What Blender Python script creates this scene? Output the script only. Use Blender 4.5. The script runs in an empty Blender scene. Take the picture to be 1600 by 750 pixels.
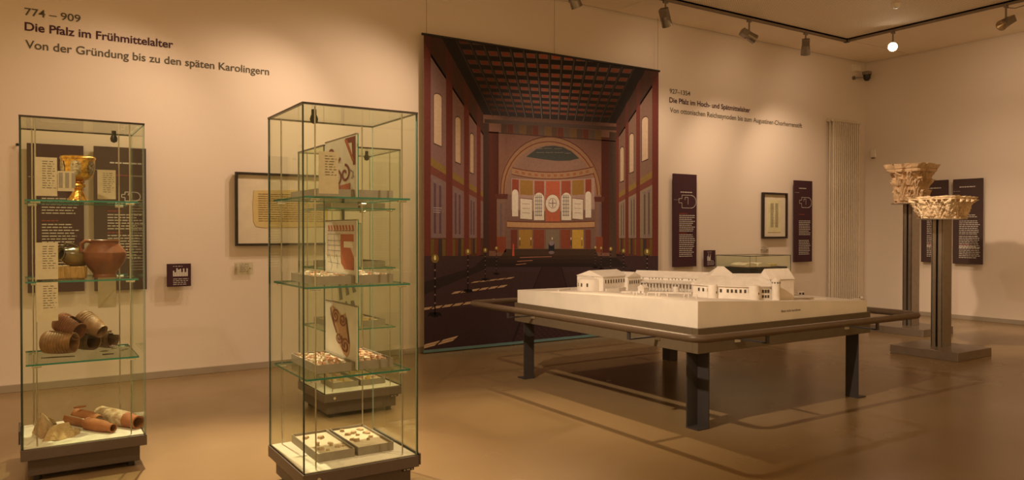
import bpy, bmesh, math, random
import numpy as np
from mathutils import Vector, Matrix, noise
random.seed(7)
sc = bpy.context.scene
COL = sc.collection
# ------------------------------------------------------------------ camera
FPX, CAMH, YAW = 1177.0, 1.3, math.radians(57.1)
PITCH = math.atan(13.5 / FPX)
cam = bpy.data.cameras.new('camera')
cam.sensor_width = 36.0
cam.lens = 36.0 * FPX / 1600.0
cam.clip_start = 0.05
camo = bpy.data.objects.new('camera', cam)
COL.objects.link(camo)
camo.location = (0, 0, CAMH)
camo.rotation_euler = (math.pi / 2 - PITCH, 0, YAW - math.pi / 2)
sc.camera = camo
# ------------------------------------------------------------------ world, exposure
WARM = (1.0, 0.70, 0.45)
world = bpy.data.worlds.new('world')
sc.world = world
world.use_nodes = True
bgn = world.node_tree.nodes['Background']
bgn.inputs[0].default_value = (1.0, 0.56, 0.215, 1)
bgn.inputs[1].default_value = 0.80
sc.view_settings.view_transform = 'Standard'
sc.view_settings.look = 'None'
sc.view_settings.gamma = 1.0
sc.view_settings.exposure = 0.0
sc.view_settings.use_curve_mapping = False
sc.cycles.transparent_max_bounces = 40
# ------------------------------------------------------------------ track-light beams (seen or assumed ceiling spots, plus added wide fill)
def spot(loc, target, power, angle=50, blend=0.6, size=0.05, color=WARM):
    l = bpy.data.lights.new('spot_beam', 'SPOT')
    l.energy = power; l.color = color; l.spot_size = math.radians(angle)
    l.spot_blend = blend; l.shadow_soft_size = size
    o = bpy.data.objects.new('spot_beam', l); COL.objects.link(o)
    o.location = loc
    o.rotation_euler = (Vector(target) - Vector(loc)).to_track_quat('-Z', 'Y').to_euler()
    return o
#    position              aim                    W    cone
for s in [
    ((6.35, 6.22, 3.62), (7.45, 7.29, 1.2), 100, 85),     # long wall, first text panel
    ((7.62, 6.22, 3.62), (8.7, 7.29, 1.15), 100, 85),      # small vitrine
    ((8.80, 6.25, 3.62), (9.95, 7.29, 1.3), 100, 85),      # second text panel
    ((5.00, 6.10, 3.62), (5.2, 7.2, 0.6), 120, 95),       # hanging banner
    ((3.75, 5.9, 3.70), (2.3, 7.29, 1.6), 150, 85),       # wall between case and banner
    ((2.55, 6.2, 3.62), (1.15, 7.29, 1.2), 115, 85),       # wall left
    ((1.30, 6.2, 3.62), (0.1, 7.29, 1.3), 80, 80),        # wall far left
    ((9.72, 4.20, 3.60), (11.6, 5.45, 0.9), 75, 80),      # right wall panels
    ((9.72, 2.60, 3.60), (11.6, 4.2, 0.8), 70, 80),       # right wall, right end
    ((6.70, 6.30, 3.80), (7.0, 7.29, 2.6), 9, 150),      # added wide fill brightening the upper walls, imitating lamp spill
    ((8.3, 6.30, 3.80), (8.5, 7.29, 2.6), 9, 150),
    ((9.6, 6.30, 3.80), (10.2, 7.29, 2.6), 9, 150),
    ((10.3, 4.7, 3.80), (11.6, 4.9, 2.4), 24, 150),  # added fill for the upper right wall, no lamp hangs here
    ((9.85, 5.78, 3.80), (6.0, 4.4, 0.9), 40, 110),      # the lit lamp facing the room
    ((0.25, 2.90, 3.70), (4.3, 4.5, 0.7), 900, 50, (1.0, 0.75, 0.50)),       # model table, from the left
    ((5.6, 3.9, 3.75), (8.1, 4.2, 1.5), 620, 32, (1.0, 0.72, 0.45)),         # front capital
    ((7.0, 5.6, 3.75), (9.6, 5.36, 1.9), 340, 36),        # rear capital
    ((-0.6, 2.6, 3.70), (0.3, 4.9, 0.7), 210, 60),        # left case
    ((2.6, 2.2, 3.70), (1.4, 3.8, 0.6), 300, 60),         # middle case
    ((3.2, 4.4, 3.70), (2.0, 5.3, 0.6), 170, 56),         # rear case
    ((1.0, 6.0, 3.70), (0.75, 3.9, 0.0), 1250, 50, (1.0, 0.76, 0.48)),        # floor between the cases
    ((4.2, 5.9, 3.70), (2.5, 3.9, 0.0), 700, 44, (1.0, 0.70, 0.40)),         # floor right of the middle case
]:
    spot(s[0], s[1], s[2], s[3], 1.0, color=s[4] if len(s) > 4 else WARM)

# ------------------------------------------------------------------ photo pixel -> point on a known plane
F0 = np.array([math.cos(YAW), math.sin(YAW), 0]); RT = np.array([math.sin(YAW), -math.cos(YAW), 0])
FW = F0 * math.cos(PITCH) - np.array([0, 0, 1]) * math.sin(PITCH)
UP = np.array([0, 0, 1]) * math.cos(PITCH) + F0 * math.sin(PITCH)
CC = np.array([0, 0, CAMH])
def ray(u, v): return FW + RT * (u - 800) / FPX - UP * (v - 375) / FPX
def onz(u, v, z): d = ray(u, v); return CC + d * (z - CAMH) / d[2]
def ony(u, v, y): d = ray(u, v); return CC + d * (y / d[1])
def onx(u, v, x): d = ray(u, v); return CC + d * (x / d[0])
def lin(c): 
    c /= 255.0
    return c / 12.92 if c < 0.04045 else ((c + 0.055) / 1.055) ** 2.4
def A(r, g, b, k=1.0):
    "albedo of a thing that reads (r, g, b) in the photo's warm light"
    return tuple(min(0.9, k * lin(c) / i) for c, i in zip((r, g, b), (0.85, 0.53, 0.30)))

# ------------------------------------------------------------------ materials
def mat(name, col, rough=0.6, metal=0.0, col2=None, scale=8.0, amt=0.5, bump=0.0, bscale=40.0, detail=4.0, spec=0.5, coat=0.0, stretch=None):
    m = bpy.data.materials.new(name); m.use_nodes = True
    nt = m.node_tree; N = nt.nodes; L = nt.links
    p = N['Principled BSDF']
    p.inputs['Roughness'].default_value = rough; p.inputs['Metallic'].default_value = metal
    p.inputs['Specular IOR Level'].default_value = spec
    p.inputs['Coat Weight'].default_value = coat
    tc = N.new('ShaderNodeTexCoord')
    src = tc.outputs['Object']
    if stretch:
        mp = N.new('ShaderNodeMapping'); mp.inputs['Scale'].default_value = stretch
        L.new(src, mp.inputs[0]); src = mp.outputs[0]
    c1 = tuple(col) + (1,); c2 = tuple(col2 if col2 else [x * 0.86 for x in col]) + (1,)
    n = N.new('ShaderNodeTexNoise'); n.inputs['Scale'].default_value = scale; n.inputs['Detail'].default_value = detail
    L.new(src, n.inputs['Vector'])
    r = N.new('ShaderNodeValToRGB')
    r.color_ramp.elements[0].position = 0.5 - amt / 2; r.color_ramp.elements[1].position = 0.5 + amt / 2
    r.color_ramp.elements[0].color = c2; r.color_ramp.elements[1].color = c1
    L.new(n.outputs['Fac'], r.inputs[0]); L.new(r.outputs[0], p.inputs['Base Color'])
    if bump:
        b = N.new('ShaderNodeTexNoise'); b.inputs['Scale'].default_value = bscale; b.inputs['Detail'].default_value = 6
        L.new(src, b.inputs['Vector'])
        bn = N.new('ShaderNodeBump'); bn.inputs['Strength'].default_value = bump; bn.inputs['Distance'].default_value = 0.01
        L.new(b.outputs['Fac'], bn.inputs['Height']); L.new(bn.outputs[0], p.inputs['Normal'])
    return m
def glass_mat(name, tint, base=0.012, gain=0.35):
    m = bpy.data.materials.new(name); m.use_nodes = True
    nt = m.node_tree; N = nt.nodes; L = nt.links; N.clear()
    out = N.new('ShaderNodeOutputMaterial'); mx = N.new('ShaderNodeMixShader')
    t = N.new('ShaderNodeBsdfTransparent'); g = N.new('ShaderNodeBsdfGlossy')
    t.inputs[0].default_value = tint + (1,); g.inputs[0].default_value = (0.9, 0.95, 0.9, 1); g.inputs['Roughness'].default_value = 0.0
    lw = N.new('ShaderNodeLayerWeight'); lw.inputs[0].default_value = 0.5
    pw = N.new('ShaderNodeMath'); pw.operation = 'POWER'; pw.inputs[1].default_value = 4.0
    ma = N.new('ShaderNodeMath'); ma.operation = 'MULTIPLY_ADD'; ma.inputs[1].default_value = gain; ma.inputs[2].default_value = base
    L.new(lw.outputs['Facing'], pw.inputs[0]); L.new(pw.outputs[0], ma.inputs[0]); L.new(ma.outputs[0], mx.inputs[0])
    L.new(t.outputs[0], mx.inputs[1]); L.new(g.outputs[0], mx.inputs[2]); L.new(mx.outputs[0], out.inputs[0])
    return m
def vcol_mat(name, rough=0.7, grain=0.12):
    m = bpy.data.materials.new(name); m.use_nodes = True
    nt = m.node_tree; N = nt.nodes; L = nt.links; p = N['Principled BSDF']
    p.inputs['Roughness'].default_value = rough; p.inputs['Specular IOR Level'].default_value = 0.2
    a = N.new('ShaderNodeVertexColor'); a.layer_name = 'Col'
    n = N.new('ShaderNodeTexNoise'); n.inputs['Scale'].default_value = 30; n.inputs['Detail'].default_value = 5
    tc = N.new('ShaderNodeTexCoord'); L.new(tc.outputs['Object'], n.inputs['Vector'])
    mr = N.new('ShaderNodeMapRange'); mr.inputs['To Min'].default_value = 1 - 2 * grain; mr.inputs['To Max'].default_value = 1 + 2 * grain
    L.new(n.outputs['Fac'], mr.inputs['Value'])
    mul = N.new('ShaderNodeVectorMath'); mul.operation = 'MULTIPLY'
    L.new(a.outputs[0], mul.inputs[0]); L.new(mr.outputs[0], mul.inputs[1]); L.new(mul.outputs[0], p.inputs['Base Color'])
    return m
def emit_mat(name, col, s):
    m = bpy.data.materials.new(name); m.use_nodes = True
    p = m.node_tree.nodes['Principled BSDF']
    p.inputs['Emission Color'].default_value = tuple(col) + (1,); p.inputs['Emission Strength'].default_value = s
    return m
M = {}
M['wall'] = mat('wall_plaster', (0.74, 0.665, 0.60), 0.85, scale=1.3, amt=0.9, col2=(0.70, 0.63, 0.565), bump=0.05, bscale=60)
M['ceil_plain'] = mat('ceiling_board', (0.86, 0.76, 0.62), 0.85, scale=2.0, col2=(0.84, 0.74, 0.60))
M['base'] = mat('baseboard_paint', (0.36, 0.31, 0.25), 0.5, scale=3)
M['print'] = vcol_mat('printed_ink', 0.65, 0.10)
M['band'] = mat('brown_lacquer', (0.105, 0.078, 0.062), 0.4, scale=60, bump=0.05, bscale=200)
M['plinth'] = mat('dark_brown_lacquer', (0.085, 0.062, 0.05), 0.45, scale=60, bump=0.05, bscale=200)
M['felt'] = mat('white_liner', (0.72, 0.68, 0.62), 0.9, scale=30, col2=(0.64, 0.60, 0.54))
M['glass'] = glass_mat('case_glass', (0.968, 0.985, 0.938))
M['shelfglass'] = glass_mat('shelf_glass', (0.93, 0.97, 0.93), base=0.025)
M['edge'] = mat('glass_edge_dark', (0.025, 0.05, 0.045), 0.15, scale=5)
M['edget'] = mat('glass_edge_teal', (0.025, 0.20, 0.165), 0.15, scale=5)
M['edgel'] = mat('glass_edge_pale', (0.30, 0.42, 0.40), 0.15, scale=5)
M['lidedge'] = mat('lid_edge_black', (0.03, 0.024, 0.02), 0.3, scale=5)
M['steel'] = mat('brushed_steel', (0.55, 0.53, 0.50), 0.28, 1.0, scale=80)
M['chrome'] = mat('polished_steel', (0.75, 0.74, 0.72), 0.15, 1.0, scale=50)
M['tray'] = mat('grey_card', (0.30, 0.265, 0.225), 0.8, scale=40)
M['sand'] = mat('sand_fill', (0.70, 0.60, 0.47), 0.95, scale=120, amt=0.6, bump=0.4, bscale=300)
M['card'] = mat('beige_card', (0.60, 0.52, 0.40), 0.9, scale=30)
M['white'] = mat('white_board', (0.72, 0.70, 0.68), 0.6, scale=10)
M['ink'] = mat('dark_ink', (0.10, 0.085, 0.07), 0.8, scale=10)
M['inkp'] = mat('purple_ink', (0.055, 0.012, 0.035), 0.7, scale=10)
M['inkg'] = mat('grey_green_ink', (0.10, 0.092, 0.07), 0.7, scale=10)
M['inkw'] = mat('white_ink', (0.62, 0.60, 0.58), 0.7, scale=10)
M['inkr'] = mat('red_ink', (0.30, 0.045, 0.04), 0.7, scale=10)
M['purple'] = mat('aubergine_panel', (0.060, 0.026, 0.036), 0.7, scale=3, col2=(0.053, 0.023, 0.032), spec=0.2)
M['greyp'] = mat('grey_brown_panel', (0.072, 0.046, 0.046), 0.7, scale=3, col2=(0.064, 0.041, 0.041), spec=0.2)
M['frame'] = mat('dark_frame', (0.02, 0.013, 0.010), 0.35, scale=30)
M['passe'] = mat('passepartout', (0.70, 0.64, 0.52), 0.9, scale=10)
M['tabsteel'] = mat('dark_steel', (0.045, 0.040, 0.042), 0.5, 0.0, spec=0.3, scale=12, bump=0.03)
M['tabframe'] = mat('bronze_grey_steel', (0.135, 0.105, 0.07), 0.5, 0.0, spec=0.3, scale=12)
M['rail'] = mat('rail_steel', (0.11, 0.075, 0.05), 0.4, 0.0, spec=0.4, scale=12)
M['gyps'] = mat('model_plaster', (0.76, 0.71, 0.66), 0.75, scale=20, bump=0.05, bscale=200)
M['gypsside'] = mat('model_board', (0.80, 0.76, 0.71), 0.6, scale=5)
M['gypsground'] = mat('model_ground', (0.70, 0.65, 0.60), 0.85, scale=14, col2=(0.60, 0.55, 0.50))
M['dark'] = mat('window_dark', (0.06, 0.045, 0.03), 0.8)
M['iron'] = mat('pedestal_iron', (0.40, 0.35, 0.30), 0.32, 0.85, scale=18, bump=0.03)
M['ironbase'] = mat('pedestal_plate', (0.27, 0.22, 0.18), 0.34, 0.5, scale=14)
M['stone'] = mat('sandstone', (0.66, 0.50, 0.33), 0.95, col2=(0.42, 0.28, 0.16), scale=9, amt=0.7, bump=0.5, bscale=60)
M['stonew'] = mat('pale_sandstone', (0.82, 0.70, 0.52), 0.95, col2=(0.50, 0.34, 0.20), scale=7, amt=0.6, bump=0.5, bscale=60)
M['rad'] = mat('radiator_enamel', (0.66, 0.59, 0.48), 0.4, scale=3)
M['plastic'] = mat('white_plastic', (0.82, 0.78, 0.70), 0.5)
M['black'] = mat('black_plastic', (0.012, 0.011, 0.012), 0.4)
M['alu'] = mat('lamp_aluminium', (0.30, 0.27, 0.24), 0.35, 0.8)
M['track'] = mat('track_aluminium', (0.26, 0.21, 0.16), 0.45, 0.2)
M['lampglow'] = emit_mat('lit_lamp', (1.0, 0.86, 0.66), 30.0)
M['lampwarm'] = mat('lamp_reflector', (0.65, 0.55, 0.42), 0.2, 0.9)
M['gold'] = mat('gilt_silver', (0.95, 0.62, 0.16), 0.2, 1.0, col2=(0.50, 0.26, 0.05), scale=45, amt=0.35, bump=0.35, bscale=70)
M['silver'] = mat('niello_silver', (0.70, 0.66, 0.58), 0.2, 1.0, col2=(0.25, 0.2, 0.12), scale=70, amt=0.3, bump=0.5, bscale=90)
M['garnet'] = mat('garnet', (0.25, 0.02, 0.01), 0.15)
M['redclay'] = mat('red_clay', (0.23, 0.072, 0.03), 0.38, col2=(0.12, 0.038, 0.02), scale=14, amt=0.6, bump=0.15, bscale=60)
M['brownclay'] = mat('brown_clay', (0.34, 0.17, 0.075), 0.55, col2=(0.13, 0.062, 0.032), scale=14, amt=0.45, bump=0.3, bscale=70)
M['darkclay'] = mat('dark_brown_clay', (0.17, 0.085, 0.042), 0.5, col2=(0.05, 0.03, 0.02), scale=12, amt=0.45, bump=0.3, bscale=70)
M['blackglaze'] = mat('dark_glaze', A(120, 78, 30), 0.2, col2=A(42, 30, 22), scale=7, amt=0.3)
M['wood'] = mat('old_wood', A(175, 110, 45), 0.7, col2=A(105, 62, 24), scale=18, amt=0.6, bump=0.4, bscale=60, stretch=(6, 1, 1))
M['terra'] = mat('terracotta', (0.44, 0.175, 0.075), 0.75, col2=(0.25, 0.09, 0.04), scale=12, amt=0.6, bump=0.25, bscale=90)
M['crust'] = mat('limewashed_clay', (0.66, 0.56, 0.42), 0.9, col2=(0.40, 0.26, 0.15), scale=30, amt=0.3, bump=0.6, bscale=70)
M['rock'] = mat('tan_rubble', (0.52, 0.37, 0.20), 0.95, col2=(0.33, 0.22, 0.11), scale=25, amt=0.7, bump=0.7, bscale=90)
M['rockp'] = mat('pinkish_rubble', (0.56, 0.40, 0.26), 0.95, col2=(0.32, 0.21, 0.13), scale=16, amt=0.7, bump=0.7, bscale=90)
M['iron_old'] = mat('corroded_iron', (0.05, 0.035, 0.025), 0.9, bump=0.6)
M['shardglass'] = glass_mat('old_glass', (0.75, 0.78, 0.74), base=0.12, gain=0.5)
M['frag'] = mat('plaster_fragment', (0.58, 0.44, 0.30), 0.95, col2=(0.40, 0.28, 0.18), scale=25, amt=0.6, bump=0.4)
M['fragw'] = mat('white_plaster_fragment', (0.78, 0.74, 0.68), 0.95, col2=(0.62, 0.55, 0.46), scale=25, amt=0.5, bump=0.4)
M['fragr'] = mat('red_plaster_fragment', (0.72, 0.62, 0.52), 0.95, col2=(0.52, 0.20, 0.10), scale=28, amt=0.25, bump=0.4)
M['fragy'] = mat('yellow_plaster_fragment', (0.60, 0.43, 0.14), 0.95, col2=(0.45, 0.30, 0.10), scale=30, bump=0.4)
M['acryl'] = glass_mat('acrylic', (0.90, 0.89, 0.86), base=0.10, gain=0.4)
M['parch'] = mat('parchment', A(196, 148, 80), 0.9, col2=A(170, 120, 60), scale=5, amt=0.6)
M['page'] = mat('old_page', A(205, 165, 105), 0.9, col2=A(185, 142, 85), scale=6)
M['teal'] = mat('teal_hem', A(96, 106, 86), 0.5)
M['backing'] = mat('banner_fabric', (0.5, 0.45, 0.4), 0.9)

# perforated acoustic ceiling
def perf_mat():
    m = mat('perforated_ceiling', (0.60, 0.53, 0.45), 0.8)
    nt = m.node_tree; N = nt.nodes; L = nt.links; p = N['Principled BSDF']
    tc = N.new('ShaderNodeTexCoord'); sp = N.new('ShaderNodeSeparateXYZ'); L.new(tc.outputs['Object'], sp.inputs[0])
    outs = []
    for ax in (0, 1):
        mu = N.new('ShaderNodeMath'); mu.operation = 'MULTIPLY'; mu.inputs[1].default_value = math.pi / 0.030
        si = N.new('ShaderNodeMath'); si.operation = 'SINE'
        ab = N.new('ShaderNodeMath'); ab.operation = 'ABSOLUTE'
        L.new(sp.outputs[ax], mu.inputs[0]); L.new(mu.outputs[0], si.inputs[0]); L.new(si.outputs[0], ab.inputs[0]); outs.append(ab)
    mul = N.new('ShaderNodeMath'); mul.operation = 'MULTIPLY'; L.new(outs[0].outputs[0], mul.inputs[0]); L.new(outs[1].outputs[0], mul.inputs[1])
    gt = N.new('ShaderNodeMath'); gt.operation = 'GREATER_THAN'; gt.inputs[1].default_value = 0.62; L.new(mul.outputs[0], gt.inputs[0])
    mx = N.new('ShaderNodeMix'); mx.data_type = 'RGBA'
    mx.inputs['A'].default_value = (0.90, 0.80, 0.64, 1); mx.inputs['B'].default_value = (0.34, 0.27, 0.18, 1)
    L.new(gt.outputs[0], mx.inputs['Factor']); L.new(mx.outputs['Result'], p.inputs['Base Color'])
    return m
M['perf'] = perf_mat()
def floor_mat():
    m = mat('polished_floor', (0.265, 0.187, 0.098), 0.28, col2=(0.215, 0.142, 0.066), scale=0.9, amt=0.7, detail=6, spec=0.45)
    nt = m.node_tree; N = nt.nodes; L = nt.links; p = N['Principled BSDF']
    tc = N['Texture Coordinate']
    n = N.new('ShaderNodeTexNoise'); n.inputs['Scale'].default_value = 1.2; n.inputs['Detail'].default_value = 2
    mp = N.new('ShaderNodeMapping'); mp.inputs['Scale'].default_value = (1, 1.6, 1); L.new(tc.outputs['Object'], mp.inputs[0]); L.new(mp.outputs[0], n.inputs['Vector'])
    mr = N.new('ShaderNodeMapRange'); mr.inputs['To Min'].default_value = 0.18; mr.inputs['To Max'].default_value = 0.32
    L.new(n.outputs['Fac'], mr.inputs['Value']); L.new(mr.outputs[0], p.inputs['Roughness'])
    return m
M['floor'] = floor_mat()

# ------------------------------------------------------------------ mesh builder
class MB:
    def __init__(self): self.v = []; self.f = []; self.m = []; self.c = {}
    def face(self, pts, mi=0, col=None):
        b = len(self.v); self.v += [tuple(p) for p in pts]; self.f.append(list(range(b, b + len(pts)))); self.m.append(mi)
        if col is not None: self.c[len(self.f) - 1] = col
        return self
    def box(self, x0, x1, y0, y1, z0, z1, mi=0, T=None, thin=None, emi=1):
        b = len(self.v)
        P = [(x, y, z) for z in (z0, z1) for y in (y0, y1) for x in (x0, x1)]
        if T is not None: P = [tuple(T @ Vector(p)) for p in P]
        self.v += P
        F = [('z', (0, 2, 3, 1)), ('z', (4, 5, 7, 6)), ('y', (0, 1, 5, 4)), ('y', (2, 6, 7, 3)), ('x', (0, 4, 6, 2)), ('x', (1, 3, 7, 5))]
        for ax, q in F:
            self.f.append([b + i for i in q]); self.m.append(mi if (thin is None or ax == thin) else emi)
        return self
    def loft(self, rings, cap=True, mi=0, closed=True):
        b = len(self.v); n = len(rings[0])
        for r in rings: self.v += [tuple(p) for p in r]
        for i in range(len(rings) - 1):
            for j in range(n if closed else n - 1):
                k = (j + 1) % n
                self.f.append([b + i * n + j, b + i * n + k, b + (i + 1) * n + k, b + (i + 1) * n + j]); self.m.append(mi)
        if cap:
            self.f.append([b + j for j in range(n)][::-1]); self.m.append(mi)
            self.f.append([b + (len(rings) - 1) * n + j for j in range(n)]); self.m.append(mi)
        return self
    def cyl(self, p0, p1, r, seg=12, r2=None, mi=0, cap=True):
        p0 = Vector(p0); p1 = Vector(p1); d = (p1 - p0).normalized()
        a = d.orthogonal().normalized(); c = d.cross(a); r2 = r if r2 is None else r2
        R = [[p + a * math.cos(2 * math.pi * j / seg) * q + c * math.sin(2 * math.pi * j / seg) * q for j in range(seg)] for p, q in ((p0, r), (p1, r2))]
        return self.loft(R, cap, mi)
    def tube(self, path, r, seg=10, closed=False, mi=0):
        path = [Vector(p) for p in path]; n = len(path); rings = []
        up = None
        for i, p in enumerate(path):
            if closed: d = path[(i + 1) % n] - path[i - 1]
            else: d = path[min(i + 1, n - 1)] - path[max(i - 1, 0)]
            d.normalize()
            if up is None: up = d.orthogonal().normalized()
            up = (up - d * up.dot(d)).normalized(); s = d.cross(up)
            rr = r[i] if isinstance(r, (list, tuple)) else r
            rings.append([p + up * math.cos(2 * math.pi * j / seg) * rr + s * math.sin(2 * math.pi * j / seg) * rr for j in range(seg)])
        if closed: rings.append(rings[0])
        return self.loft(rings, not closed, mi)
    def lathe(self, prof, T=None, seg=28, a0=0.0, a1=None, mi=0, wob=None):
        "profile [(r, h)] turned about local z; T places it"
        T = T or Matrix.Identity(4); full = a1 is None; a1 = 2 * math.pi if full else a1
        b = len(self.v); n = seg if full else seg + 1
        for k, (r, h) in enumerate(prof):
            for j in range(n):
                a = a0 + (a1 - a0) * j / seg
                q = r if wob is None else r * wob(a, h)
                self.v.append(tuple(T @ Vector((q * math.cos(a), q * math.sin(a), h))))
        for i in range(len(prof) - 1):
            for j in range(seg):
                k = (j + 1) % n if full else j + 1
                self.f.append([b + i * n + j, b + i * n + k, b + (i + 1) * n + k, b + (i + 1) * n + j]); self.m.append(mi)
        return self
    def prism(self, poly, z0, z1, mi=0, T=None):
        R = [[Vector((x, y, z)) for x, y in poly] for z in (z0, z1)]
        if T is not None: R = [[T @ p for p in r] for r in R]
        return self.loft(R, True, mi)
    def build(self, name, mats, parent=None, smooth=False, label=None, origin=None, bevel=0.0, fix=True, merge=False):
        me = bpy.data.meshes.new(name)
        off = Vector(origin) if origin is not None else (root_loc(parent) if parent else Vector((0, 0, 0)))
        me.from_pydata([tuple(Vector(p) - off) for p in self.v], [], self.f)
        mats = mats if isinstance(mats, (list, tuple)) else [mats]
        for q in mats: me.materials.append(M[q] if isinstance(q, str) else q)
        me.polygons.foreach_set('material_index', self.m)
        if self.c:
            ca = me.color_attributes.new('Col', 'FLOAT_COLOR', 'CORNER')
            for i, pl in enumerate(me.polygons):
                col = self.c.get(i, (0.5, 0.5, 0.5))
                for q, li in enumerate(pl.loop_indices):
                    cc = col[q] if isinstance(col[0], (tuple, list)) else col
                    ca.data[li].color = (cc[0], cc[1], cc[2], 1)
        if (fix or merge) and not self.c:
            bm = bmesh.new(); bm.from_mesh(me)
            if merge: bmesh.ops.remove_doubles(bm, verts=bm.verts, dist=1e-5)
            bmesh.ops.recalc_face_normals(bm, faces=bm.faces)
            bm.to_mesh(me); bm.free()
        if smooth:
            me.polygons.foreach_set('use_smooth', [True] * len(me.polygons))
            try: me.set_sharp_from_angle(angle=math.radians(40))
            except Exception: pass
        me.update()
        o = bpy.data.objects.new(name, me); COL.objects.link(o)
        if origin is not None: o.location = origin
        if parent is not None: o.parent = parent
        if bevel:
            bv = o.modifiers.new('bevel', 'BEVEL'); bv.width = bevel; bv.segments = 2; bv.limit_method = 'ANGLE'
        if label: o['label'] = label
        return o
def root_loc(o):
    v = Vector((0, 0, 0))
    while o is not None: v += Vector(o.location); o = o.parent
    return v
def tag(o, label=None, cat=None, group=None, kind=None):
    if label: o['label'] = label
    if cat: o['category'] = cat
    if group: o['group'] = group
    if kind: o['kind'] = kind
    return o
def thing(name, loc, label, cat, group=None):
    o = bpy.data.objects.new(name, None); COL.objects.link(o); o.location = loc; o.empty_display_size = 0.1
    return tag(o, label, cat, group)
def struct(o): o['kind'] = 'structure'; return o
def text_mesh(body, width, cap, origin, xdir, name, material, parent, depth=0.0015, bold=0.012):
    "a line of lettering: baseline start at origin, running along xdir, upright"
    cu = bpy.data.curves.new('lettering', 'FONT'); cu.body = body; cu.size = 1.0; cu.extrude = 0.0; cu.offset = bold
    to = bpy.data.objects.new('lettering', cu); me = bpy.data.meshes.new_from_object(to)
    bpy.data.objects.remove(to)
    co = np.empty(len(me.vertices) * 3); me.vertices.foreach_get('co', co); co = co.reshape(-1, 3)
    x0, x1 = co[:, 0].min(), co[:, 0].max()
    sx = width / (x1 - x0); sz = cap / 0.70
    xd = Vector(xdir).normalized(); nrm = xd.cross(Vector((0, 0, 1)))
    off = root_loc(parent)
    for v in me.vertices:
        q = Vector(origin) + xd * ((v.co.x - x0) * sx) + Vector((0, 0, 1)) * (v.co.y * sz) + nrm * depth
        v.co = q - off
    me.materials.append(M[material]); me.update()
    # one part per word: cut the line at the gaps between words
    xs = co[:, 0]; order = np.sort(xs); cuts = [x0 - 1]
    polys = [(min(xs[v] for v in p.vertices), max(xs[v] for v in p.vertices), list(p.vertices)) for p in me.polygons]
    polys.sort(); end = polys[0][1]; groups = [[polys[0]]]
    for p in polys[1:]:
        if p[0] - end > 0.19: groups.append([])
        groups[-1].append(p); end = max(end, p[1])
    objs = []
    for gq in groups:
        idx = {}; F = []
        for p in gq: F.append([idx.setdefault(v, len(idx)) for v in p[2]])
        V = [tuple(me.vertices[v].co) for v in idx]
        wm = bpy.data.meshes.new(name); wm.from_pydata(V, [], F); wm.materials.append(M[material]); wm.update()
        o = bpy.data.objects.new(name, wm); COL.objects.link(o); o.parent = parent; objs.append(o)
    bpy.data.meshes.remove(me)
    return objs
def words(mb, org, xdir, width, n, lh, h, mi=0, rag=0.25, nrm=None, indent=0.0):
    "n lines of unreadably small print: word-long strokes lying on a face"
    xd = Vector(xdir); nrm = Vector(nrm); Z = Vector((0, 0, 1))
    for i in range(n):
        end = width * (1 - random.random() * rag); x = indent
        while x < end:
            w = random.uniform(0.02, 0.055) * (width / 0.3) ** 0.5; w = min(w, end - x)
            p = Vector(org) + xd * x - Z * (i * lh)
            a = [p, p + xd * w, p + xd * w + Z * h, p + Z * h]
            mb.face([q + nrm * 0.0012 for q in a], mi); x += w + 0.007
    return mb
# ================================================================== the setting
WY, WX, CZ = 7.295, 11.65, 4.07
XL, YF = -2.6, -1.2
struct(MB().box(XL, WX + .2, YF, WY + .2, -.1, 0).build('floor', 'floor'))
struct(MB().box(XL, WX + .2, WY, WY + .2, 0, CZ + .1).build('wall_back', 'wall'))
struct(MB().box(WX, WX + .2, YF, WY, 0, CZ + .1).build('wall_right', 'wall'))
struct(MB().box(XL, WX - .018, WY - .018, WY, 0, .062).build('baseboard_back', 'base', bevel=.003))
struct(MB().box(WX - .018, WX, YF, WY, 0, .062).build('baseboard_right', 'base', bevel=.003))
ceil = struct(MB().box(XL, WX + .2, YF, WY + .2, CZ + .03, CZ + .12).build('ceiling', 'black'))
TY, TX = 6.52, 9.96            # the lamp track runs along these two lines
def cpanel(x0, x1, y0, y1, m, name):
    o = MB().box(x0, x1, y0, y1, CZ, CZ + .03).build(name, m, ceil); return o
px_ = [XL, 2.35, 6.25, 10.15]
for a, b in zip(px_[:-1], px_[1:]): cpanel(a + .004, b - .004, TY + .02, WY - .02, 'ceil_plain', 'border_panel')
cpanel(10.154, WX - .02, TY + .02, WY - .02, 'ceil_plain', 'border_panel')
for a, b in ((YF, .6), (.6, 3.6), (3.6, TY + .012)): cpanel(TX + .02, WX - .02, a + .004, b - .004, 'ceil_plain', 'border_panel')
cpanel(XL, TX + .012, YF, TY + .012, 'perf', 'perforated_field')

# ------------------------------------------------------------------ lamp tracks and spotlights
def track(a, b, label):
    a = Vector(a); b = Vector(b)
    t = thing('lamp_track', (a + b) / 2, label, 'lamp track', 'ceiling lamp tracks')
    w = .02
    mb = MB()
    if abs(a.x - b.x) > abs(a.y - b.y):
        mb.box(a.x, b.x, a.y - w, a.y - w + .012, CZ - .045, CZ); mb.box(a.x, b.x, a.y + w - .012, a.y + w, CZ - .045, CZ)
        mb.box(a.x, b.x, a.y - w, a.y + w, CZ - .02, CZ)
    else:
        mb.box(a.x - w, a.x - w + .012, a.y, b.y, CZ - .045, CZ); mb.box(a.x + w - .012, a.x + w, a.y, b.y, CZ - .045, CZ)
        mb.box(a.x - w, a.x + w, a.y, b.y, CZ - .02, CZ)
    mb.build('channel', 'track', t)
    return t
t1 = track((XL, TY, CZ), (TX - .03, TY, CZ), 'long dark lamp track on the ceiling along the lettered wall')
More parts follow.
